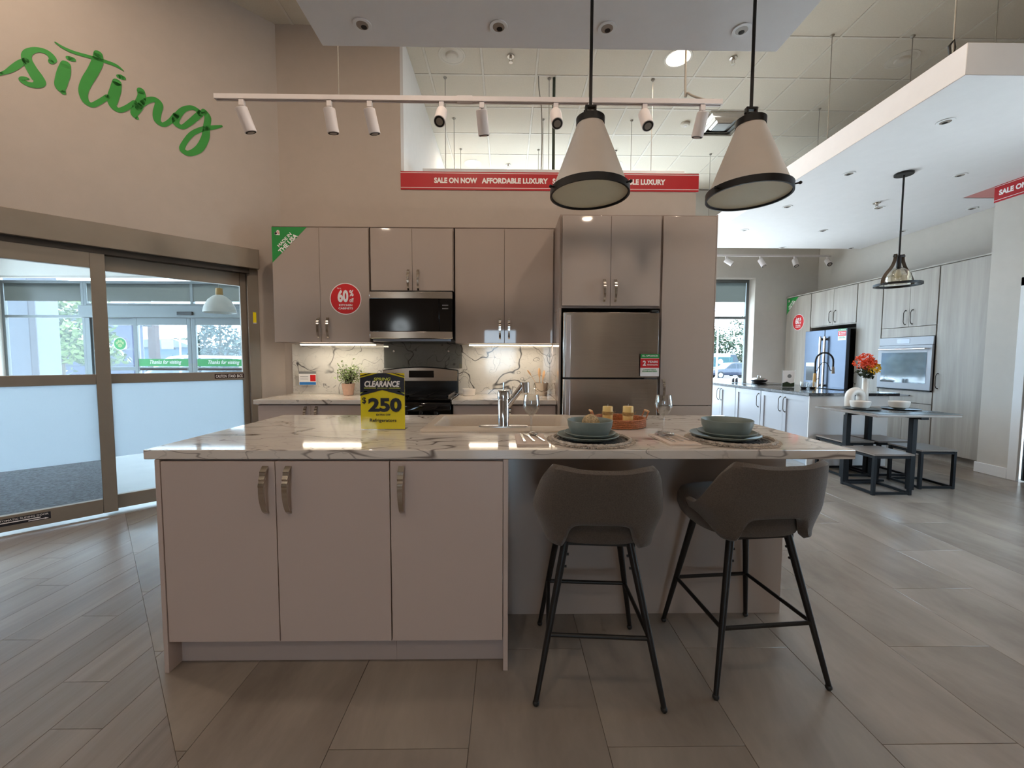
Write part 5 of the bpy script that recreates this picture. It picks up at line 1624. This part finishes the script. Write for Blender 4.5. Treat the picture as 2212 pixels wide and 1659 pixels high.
for k, (x, y) in enumerate(((4.075, 5.53), (4.185, 5.52))):
    t = thing('glass_cup', ('clear cup with dark base beside the framed card', 'clear cup with dark base beside the spring faucet')[k], 'cup', (x, y, ZT), 0, 'glass cups')
    MB().lathe([(.03, .012), (.046, .05), (.044, .095), (.0425, .095), (.0445, .05), (.028, .014)], 24, cap0=False, cap1=False).build('wall', 'glass_wine', t)
    MB().lathe([(.028, 0), (.034, .012), (.038, .024), (.001, .024)], 24).build('base', 'black_gloss', t)
ds = thing('serving_dish', 'lidded metal serving dish on the far end of the white island', 'dish', (4.36, 6.98, ZT + .007))
MB().lathe([(.06, 0), (.10, .005), (.13, .04), (.128, .042), (.001, .03)], 28).build('dish', 'steel_dark', ds)
MB().lathe([(.13, .043), (.135, .046), (.09, .075), (.02, .085), (.001, .085)], 28, cap0=False).build('lid', 'chrome', ds)
MB().tube([(-.03, 0, .083), (-.02, 0, .115), (.02, 0, .115), (.03, 0, .083)], .008, 8).build('lid_handle', 'chrome', ds)
for k, x in enumerate((3.935, 3.995)):
    t = thing('shaker_jar', ('steel salt shaker nearer the window end of the island', 'steel pepper shaker beside the salt shaker')[k], 'shaker', (x, 7.03, ZT + .006), 0, 'salt and pepper shakers')
    MB().lathe([(.022, 0), (.023, .004), (.02, .06), (.018, .062)], 18).build('jar', 'steel_dark', t)
    MB().lathe([(.018, .062), (.019, .075), (.001, .08)], 18, cap0=False).build('cap', 'chrome', t)

# ------------------------------------------------------------------ dining table and low stools
TZ2 = .752
dt_ = thing('dining_table', 'square wood-topped dining table with black metal legs', 'table', (3.93, 4.19, 0))
MB().box(-.415, -.39, TZ2 - .018, .41, .39, TZ2).build('table_top', 'table_wood', dt_, bevel=.002)
for x, y, nm in ((-.365, .0, 'leg'), (.06, -.27, 'leg'), (-.365 + .0, .0, None), (.105, .27, 'leg')):
    if nm:
        MB().box(x - .024, y - .024, 0, x + .024, y + .024, TZ2 - .045).build('leg', 'navy_metal', dt_, bevel=.002)
MB().box(-.38, -.014, TZ2 - .045, .38, .014, TZ2 - .0185).build('cross_beam', 'navy_metal', dt_)
MB().box(.046, -.36, TZ2 - .0455, .118, .36, TZ2 - .019).build('cross_beam', 'navy_metal', dt_)
MB().box(-.34, -.012, 0, .05, .012, .02).build('floor_bar', 'navy_metal', dt_)
def low_stool(label, x0, y0, w, d):
    t = thing('low_stool', label, 'stool', (x0 + w / 2, y0 + d / 2, 0), 0, 'low stools at the dining table')
    a, b, h = w / 2, d / 2, .395
    MB().box(-a, -b, h - .016, a, b, h).build('seat', 'table_wood', t, bevel=.002)
    q = .026
    for sx in (-1, 1):
        for sy in (-1, 1):
            MB().box(sx * (a - .006), sy * (b - .006), 0, sx * (a - .006 - q), sy * (b - .006 - q), h - .0165).build('leg', 'navy_metal', t)
    for sy in (-1, 1):
        for z in (.006, h - .044):
            MB().box(-a + .006 + q, sy * (b - .008), z, a - .006 - q, sy * (b - .006 - q + .002), z + .022).build('rail', 'navy_metal', t)
    for sx in (-1, 1):
        for z in (.006, h - .044):
            MB().box(sx * (a - .008), -b + .006 + q, z, sx * (a - .006 - q + .002), b - .006 - q, z + .022).build('rail', 'navy_metal', t)
    return t
low_stool('low wood-topped stool in front of the dining table, nearest the camera', 3.455, 3.735, .385, .385)
low_stool('low wood-topped stool under the right side of the dining table', 4.085, 3.915, .37, .36)
low_stool('low wood-topped stool at the back left of the dining table', 3.655, 4.345, .355, .39)
low_stool('low wood-topped stool at the back right of the dining table', 4.06, 4.355, .375, .385)
ZT = TZ2 + .0005
for k, (x, y) in enumerate(((3.76, 4.16), (4.17, 4.15))):
    side = ('left', 'right')[k]
    o = MB().box(-.20, -.15, 0, .20, .15, .003).build('table_mat', 'charcoal_ceramic')
    o.location = (x + .04, y - .14, ZT)
    tag(o, 'dark rectangular mat under the %s dining cutlery' % side, 'placemat', 'dark dining mats')
    plate('dining_plate', 'dark plate under the %s white bowl on the dining table' % side, (x + .03, y + .12, ZT), .165, .014, 'charcoal_ceramic', 'dark dining plates')
    bowl('dining_bowl', '%s white bowl with dark rim on the dining table' % side, (x + .02, y + .13, ZT + .006), .09, .082, 'white_ceramic', 'white dining bowls', foot=.5)
    o = link('dining_fork', FM, None, (x + .02, y - .14, ZT + .0035), (0, 0, R(60)))
    tag(o, 'fork on the %s dark dining mat' % side, 'fork', 'dining cutlery')
    o = link('dining_knife', KM, None, (x + .08, y - .15, ZT + .0035), (0, 0, R(65)))
    tag(o, 'knife on the %s dark dining mat' % side, 'knife', 'dining cutlery')
# arch ornament
o = MB().tube([(-.066, 0, 0), (-.066, 0, .10)] + [(-.066 * math.cos(PI * k / 12), 0, .115 + .066 * math.sin(PI * k / 12)) for k in range(13)] + [(.066, 0, .10), (.066, 0, .0)], .042, 16).build('arch_ornament', 'white_ceramic')
o.location = (3.895, 4.49, ZT)
tag(o, 'white ceramic arch ornament on the dining table', 'ornament')
vs_ = thing('flower_vase', 'slim white vase with orange and yellow flowers on the dining table', 'vase', (4.03, 4.52, ZT))
MB().lathe([(.03, 0), (.031, .003), (.031, .325), (.028, .327), (.026, .32), (.026, .2), (.001, .2)], 24).build('vase', 'white_ceramic', vs_)
rv = random.Random(21)
sm_, po, py_, lv = MB(), MB(), MB(), MB()
def bloom(mb, c, r, n, l):
    for q in range(n):
        d = Vector((rv.gauss(0, 1), rv.gauss(0, 1), rv.gauss(.15, 1))).normalized()
        p = Vector(c) + d * r * rv.uniform(.72, 1.0)
        s_ = d.orthogonal().normalized()
        s_.rotate(Matrix.Rotation(rv.uniform(0, 6.28), 3, d))
        u_ = d.cross(s_)
        tip = p + d * l + u_ * l * rv.uniform(-.7, .7)
        mb.add([p - u_ * l * .3, p + s_ * l * .45 + d * l * .4, tip, p - s_ * l * .45 + d * l * .4], [(0, 1, 2, 3)])
for c, r in (((-.075, -.01, .50), .065), ((-.01, .0, .535), .06), ((.035, -.01, .50), .05), ((-.03, -.04, .47), .05)):
    bloom(po, c, r, 150, .02)
for c, r in (((.06, -.035, .435), .055), ((.01, -.05, .42), .045), ((.10, -.01, .44), .035)):
    bloom(py_, c, r, 120, .018)
for c in ((-.06, -.02, .40), (-.02, -.03, .375), (.03, -.02, .37)):
    bloom(lv, c, .035, 50, .03)
for c in ((-.07, 0, .5), (0, 0, .53), (.06, -.03, .43), (.03, 0, .5)):
    sm_.tube([(0, 0, .22), (c[0] * .4, c[1] * .4, .36), c], .003, 5)
sm_.build('stems', 'tree_green', vs_)['kind'] = 'stuff'
po.build('orange_blooms', 'petal_orange', vs_)['kind'] = 'stuff'
py_.build('yellow_blooms', 'petal_yellow', vs_)['kind'] = 'stuff'
lv.build('foliage', 'tree_green', vs_)['kind'] = 'stuff'

# cage pendant over the dining table
cg = thing('cage_pendant', 'bent-wood cage pendant with glass bowl over the dining table', 'pendant lamp', (4.088, 4.27, SOF))
MB().lathe([(.078, -.02), (.08, -.016), (.08, 0)], 28).build('canopy', 'black_metal', cg)
MB().cyl((0, 0, -.86), (0, 0, -.02), .0085).build('rod', 'black_metal', cg)
MB().cyl((-.055, 0, -.84), (.055, 0, -.84), .012).cyl((0, 0, -.90), (0, 0, -.83), .02).build('clamp', 'black_metal', cg)
for a in (0, 180):
    c, s = math.cos(R(a + 8)), math.sin(R(a + 8))
    pts = spline([(.045, -.82), (.05, -.88), (.085, -.955), (.15, -1.03), (.182, -1.09), (.188, -1.135)], 5)
    MB().tube([(r_ * c, r_ * s, z_) for r_, z_ in pts], .012, 8, sect=[(-1.2, -.5), (1.2, -.5), (1.2, .5), (-1.2, .5)]).build('bent_arm', 'bark', cg)
MB().lathe([(.172, -1.145), (.196, -1.145), (.196, -1.122), (.172, -1.122), (.172, -1.145)], 40, cap0=False, cap1=False).build('ring', 'black_metal', cg)
MB().lathe([(.112, -1.12), (.108, -1.06), (.085, -1.0), (.045, -.965), (.022, -.955), (.02, -.957), (.044, -.968), (.083, -1.003), (.105, -1.06), (.109, -1.12)], 32, cap0=False, cap1=False).build('glass_bowl', 'glass_amber', cg)
MB().lathe([(.001, -1.07), (.022, -1.055), (.03, -1.03), (.02, -1.0), (.012, -.97)], 18).build('bulb', 'diffuser_cream', cg)
MB().cyl((0, 0, -.975), (0, 0, -.9), .021).build('socket', 'black_metal', cg)

# ------------------------------------------------------------------ sign on the wall behind the camera (seen only mirrored)
t = thing('round_sign', 'lit round white sign with a green leaf behind the camera', 'sign', (-3.47, -5.97, 2.33))
MB().cyl((0, 0, 0), (0, -.03, 0), .26, .26, 40).xf(Matrix.Translation((0, .035, 0))).build('disc', 'screen_glow', t)
leafp = [(-.12, -.07), (-.01, -.08), (.07, -.01), (.12, .10), (.0, .06), (-.06, .0)]
flat('sign_green', t, leafp, (0, .038, 0), x=(-1, 0, 0), name='leaf')
# ------------------------------------------------------------------ outdoors beyond the glass
GR = lambda y: -.08 - max(0, y - 9) * .0126
struct('ground_paving', MB().add([(-60, 8.34, -.07), (45, 8.34, -.07), (45, 14.5, -.08), (-60, 14.5, -.08)], [(0, 1, 2, 3)]), 'concrete', 'pale concrete walk outside the storefront')
struct('ground_asphalt', MB().add([(-90, 14.5, -.10), (80, 14.5, -.10), (80, 120, GR(120)), (-90, 120, GR(120))], [(0, 1, 2, 3)]), 'asphalt', 'sunlit grey parking lot')
struct('ground_side', MB().add([(5.72, -10, -.1), (60, -10, -.1), (60, 8.33, -.1), (6.31, 8.33, -.1), (6.31, 3.3, -.1), (5.72, 3.2, -.1)], [(0, 1, 2, 3, 4, 5)]), 'concrete', 'pale paving outside the right-hand wall')
struct('ground_rear', MB().add([(-30, -40, -.1), (30, -40, -.1), (30, -6.3, -.1), (-30, -6.3, -.1)], [(0, 1, 2, 3)]), 'asphalt', 'paving behind the building')
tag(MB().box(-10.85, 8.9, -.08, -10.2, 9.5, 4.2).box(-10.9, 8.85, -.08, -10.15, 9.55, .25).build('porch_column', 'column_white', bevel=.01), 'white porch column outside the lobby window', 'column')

def foliage(mb, c, r, n, l, rng, sq=(1, 1, 1)):
    for _ in range(n):
        d = Vector((rng.gauss(0, 1), rng.gauss(0, 1), rng.gauss(0, 1))).normalized()
        p = Vector(c) + Vector((d.x * sq[0], d.y * sq[1], d.z * sq[2])) * r * rng.uniform(.55, 1.05)
        a = Vector((rng.gauss(0, 1), rng.gauss(0, 1), rng.gauss(.4, .6))).normalized()
        b = a.cross(d + Vector((.1, .2, .3))).normalized()
        q = l * rng.uniform(.7, 1.3)
        mb.add([p - a * q, p + b * q * .5, p + a * q, p - b * q * .5], [(0, 1, 2, 3)])
def broad_tree(label, loc, h, r, mat, seed, blobs=9, n=300, l=.13, low=.3):
    rng = random.Random(seed)
    t = thing('broadleaf_tree', label, 'tree', loc)
    MB().tube([(0, 0, 0), (.05, 0, h * .3), (0, .05, h * .6)], [.14, .11, .06], 8).build('trunk', 'bark', t)
    br, fo = MB(), MB()
    for k in range(blobs):
        a = 2 * PI * k / blobs + rng.uniform(-.4, .4)
        q = r * rng.uniform(.25, .7)
        c = (q * math.cos(a), q * math.sin(a), h * (low + (1 - low) * rng.uniform(.05, .95)))
        br.tube([(0, 0, h * .3), (c[0] * .5, c[1] * .5, (h * .3 + c[2]) / 2 + .1), c], [.05, .035, .012], 6)
        foliage(fo, c, r * .5, n, l, rng, (1.15, 1.15, .55))
    br.build('branches', 'bark', t)['kind'] = 'stuff'
    fo.build('crown', mat, t)['kind'] = 'stuff'
    return t
broad_tree('yellow-green tree behind the lobby window', (-16.2, 15.0, GR(15)), 3.9, 1.75, 'tree_yellowgreen', 3, blobs=15, n=260, l=.11, low=.16)
def conifer(label, loc, h, r, seed):
    rng = random.Random(seed)
    t = thing('conifer', label, 'tree', loc)
    MB().cyl((0, 0, 0), (0, 0, h * .95), .16, .02, 8).build('trunk', 'bark', t)
    fo = MB()
    for k in range(26):
        z = h * (.08 + .9 * k / 26)
        rr_ = r * (1 - (k / 27) ** 1.1)
        for q in range(max(4, int(12 * rr_ / r))):
            a = rng.uniform(0, 2 * PI)
            foliage(fo, (rr_ * .72 * math.cos(a), rr_ * .72 * math.sin(a), z), max(.18, rr_ * .34), 20, .15, rng, (1, 1, .5))
    fo.build('crown', 'tree_conifer', t)['kind'] = 'stuff'
conifer('big blue-green conifer behind the right outer door', (-22.5, 32.5, GR(32)), 7.0, 2.5, 8)
rr2 = random.Random(5)
for k, (x, y, h, r) in enumerate(((27.6, 54, 6.4, 3.0), (34.6, 59, 8.4, 3.3), (31.5, 68, 7.0, 3.0))):
    broad_tree(('green tree in the middle of the back window', 'taller green tree at the right edge of the back window', 'distant green tree between the two others in the back window')[k], (x, y, GR(y)), h, r, 'tree_green', 30 + k, blobs=12, n=180, l=.22, low=.08)
for k, (x, y) in enumerate(((-44, 58), (-38.5, 60), (-50, 62), (-33, 57))):
    broad_tree('distant green tree %s' % ('above the pale blue building', 'right of the pale blue building', 'behind the grey house', 'far behind the conifer')[k], (x, y, GR(y)), 4.6, 2.4, 'tree_green', 60 + k, blobs=7, n=90, l=.3, low=.3)

# house behind the tree
hs = thing('grey_house', 'lavender-grey building with a pale shingle roof', 'building', (-19.3, 22.0, GR(22)), R(41))
MB().box(-8.7, 0, 0, 0, 5, 3.7).build('wall', 'house_lavender', hs)
rf = MB().prism([(-.4, 3.65), (2.5, 5.6), (5.4, 3.65), (5.25, 3.5), (2.5, 5.35), (-.25, 3.5)], -9.1, .4, 'x').build('roof', 'house_roof', hs)
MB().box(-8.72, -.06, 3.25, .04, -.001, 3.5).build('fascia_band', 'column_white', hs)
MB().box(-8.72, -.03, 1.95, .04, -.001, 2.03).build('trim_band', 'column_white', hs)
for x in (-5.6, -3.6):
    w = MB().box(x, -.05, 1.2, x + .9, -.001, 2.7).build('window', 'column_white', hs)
    MB().box(x + .08, -.07, 1.28, x + .82, -.051, 2.62).build('pane', 'car_glass', w)
b2 = thing('brick_building', 'narrow red brick building edge between the house and the blue building', 'building', (-23.9, 28.0, GR(28)))
MB().box(-.35, 0, 0, .15, .35, 4.6).build('wall', 'brick_red', b2)
MB().box(-.42, -.12, 4.3, .22, .45, 4.7).build('cornice', 'column_white', b2)
b3 = thing('blue_building', 'pale blue low building with a shallow roof far across the lot', 'building', (-36.2, 42.0, GR(42)))
MB().box(-4.2, 0, 0, 4.2, 8, 2.9).build('wall', 'house_blue', b3)
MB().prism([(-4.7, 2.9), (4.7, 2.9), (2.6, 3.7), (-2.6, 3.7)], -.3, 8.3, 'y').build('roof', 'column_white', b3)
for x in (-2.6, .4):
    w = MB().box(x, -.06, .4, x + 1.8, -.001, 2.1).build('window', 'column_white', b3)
    MB().box(x + .1, -.08, .5, x + 1.7, -.061, 2.0).build('pane', 'car_glass', w)

# fence, poles
fn = thing('rail_fence', 'thin dark fence in front of the lavender-grey house', 'fence', (-18.4, 21.2, GR(21)), R(41))
for z in (.35, 1.15):
    MB().cyl((-8, 0, z), (0, 0, z), .02, .02, 6).build('rail', 'black_metal', fn)
for k in range(5):
    MB().cyl((-8 + k * 2, 0, 0), (-8 + k * 2, 0, 1.2), .03, .03, 6).build('post', 'black_metal', fn)
for lab, x, y, h in (('thin lamp post seen in the back window', 15.8, 30.5, 5.3), ('thin utility pole behind the paper notice', -30.0, 38.0, 5.5)):
    t = thing('lamp_post', lab, 'lamp post', (x, y, GR(y)))
    MB().cyl((0, 0, 0), (0, 0, h), .08, .05, 8).build('pole', 'alu_metal', t)
    MB().box(-.75, -.1, h - .06, .75, .1, h + .05).build('arm', 'alu_metal', t)

# vehicles
def car(label, loc, rz, paint, L=4.4, H=1.45, suv=False, van=False):
    t = thing('parked_car' if not van else 'parked_van', label, 'car' if not van else 'van', loc, rz)
    W2 = .88 if not van else .98
    if van:
        low = [(-L / 2, .35), (L / 2, .35), (L / 2, .95), (L / 2 - .75, 1.15), (L / 2 - 1.35, H), (-L / 2 + .05, H), (-L / 2, H - .2)]
    else:
        k = .0 if suv else .25
        low = [(-L / 2, .32), (L / 2, .32), (L / 2, .68), (L / 2 - .15, .82), (L / 2 - 1.15, .92), (L / 2 - 1.85, H - .05), (L / 2 - 2.3, H), (-L / 2 + .75 + k, H - .03), (-L / 2 + .25, .98), (-L / 2 + .02, .85)]
    m = MB()
    secs = []
    for y, s in ((-W2, .0), (-W2 + .06, .02), (W2 - .06, .02), (W2, 0)):
        ins = .16
        secs.append([(px, y * (1 - ins * max(0, (pz - .9)) / (H - .9)) if pz > .9 else y, pz + s * .3) for px, pz in low])
    m.rings(secs)
    m.build('body', paint, t, bevel=.03, seg=2)
    def win(poly, nm='side_window'):
        for sg_ in (-1, 1):
            vs = []
            for px, pz in poly:
                yy = W2 * (1 - .16 * max(0, pz - .9) / (H - .9)) + .006
                vs.append((px, sg_ * yy, pz))
            MB().add(vs, [tuple(range(len(vs)))]).build(nm, 'car_glass', t)
    if van:
        win([(L / 2 - 1.25, 1.15), (L / 2 - .8, 1.15), (L / 2 - 1.28, H - .12), (L / 2 - 1.9, H - .12), (L / 2 - 1.9, 1.15)])
    else:
        win([(L / 2 - 1.35, .95), (L / 2 - 1.9, H - .12), (L / 2 - 2.25, H - .08), (L / 2 - 2.25, .95)])
        win([(L / 2 - 2.33, .95), (L / 2 - 2.33, H - .08), (-L / 2 + .85, H - .1), (-L / 2 + .45, .98)])
    for sx in (L / 2 - .8, -L / 2 + .8):
        for sg_ in (-1, 1):
            w = MB().cyl((sx, sg_ * (W2 - .2), .33), (sx, sg_ * (W2 + .012), .33), .33, .33, 24).build('wheel', 'tyre', t)
            MB().cyl((sx, sg_ * (W2 + .013), .33), (sx, sg_ * (W2 + .02), .33), .2, .2, 18).build('hub_cap', 'car_silver', w)
    return t
car('white car parked just outside the outer doors', (-9.6, 13.0, GR(13)), R(180), 'car_white', 4.6, 1.5, suv=True)
car('blue car parked outside the back window', (21.6, 39.0, GR(39)), R(180), 'car_blue', 4.5, 1.5)
v = car('white and teal van parked behind the blue car', (24.0, 46.0, GR(46)), R(0), 'car_white', 5.6, 2.55, van=True)
for sg_ in (-1,):
    MB().box(-2.7, sg_ * 1.0 - .02, 1.1, 1.1, sg_ * .99, 2.15).build('teal_panel', 'van_teal', v)
    flat('sign_grey', v, circ(.3, 20), (-.3, -1.03, 1.65), name='emblem')
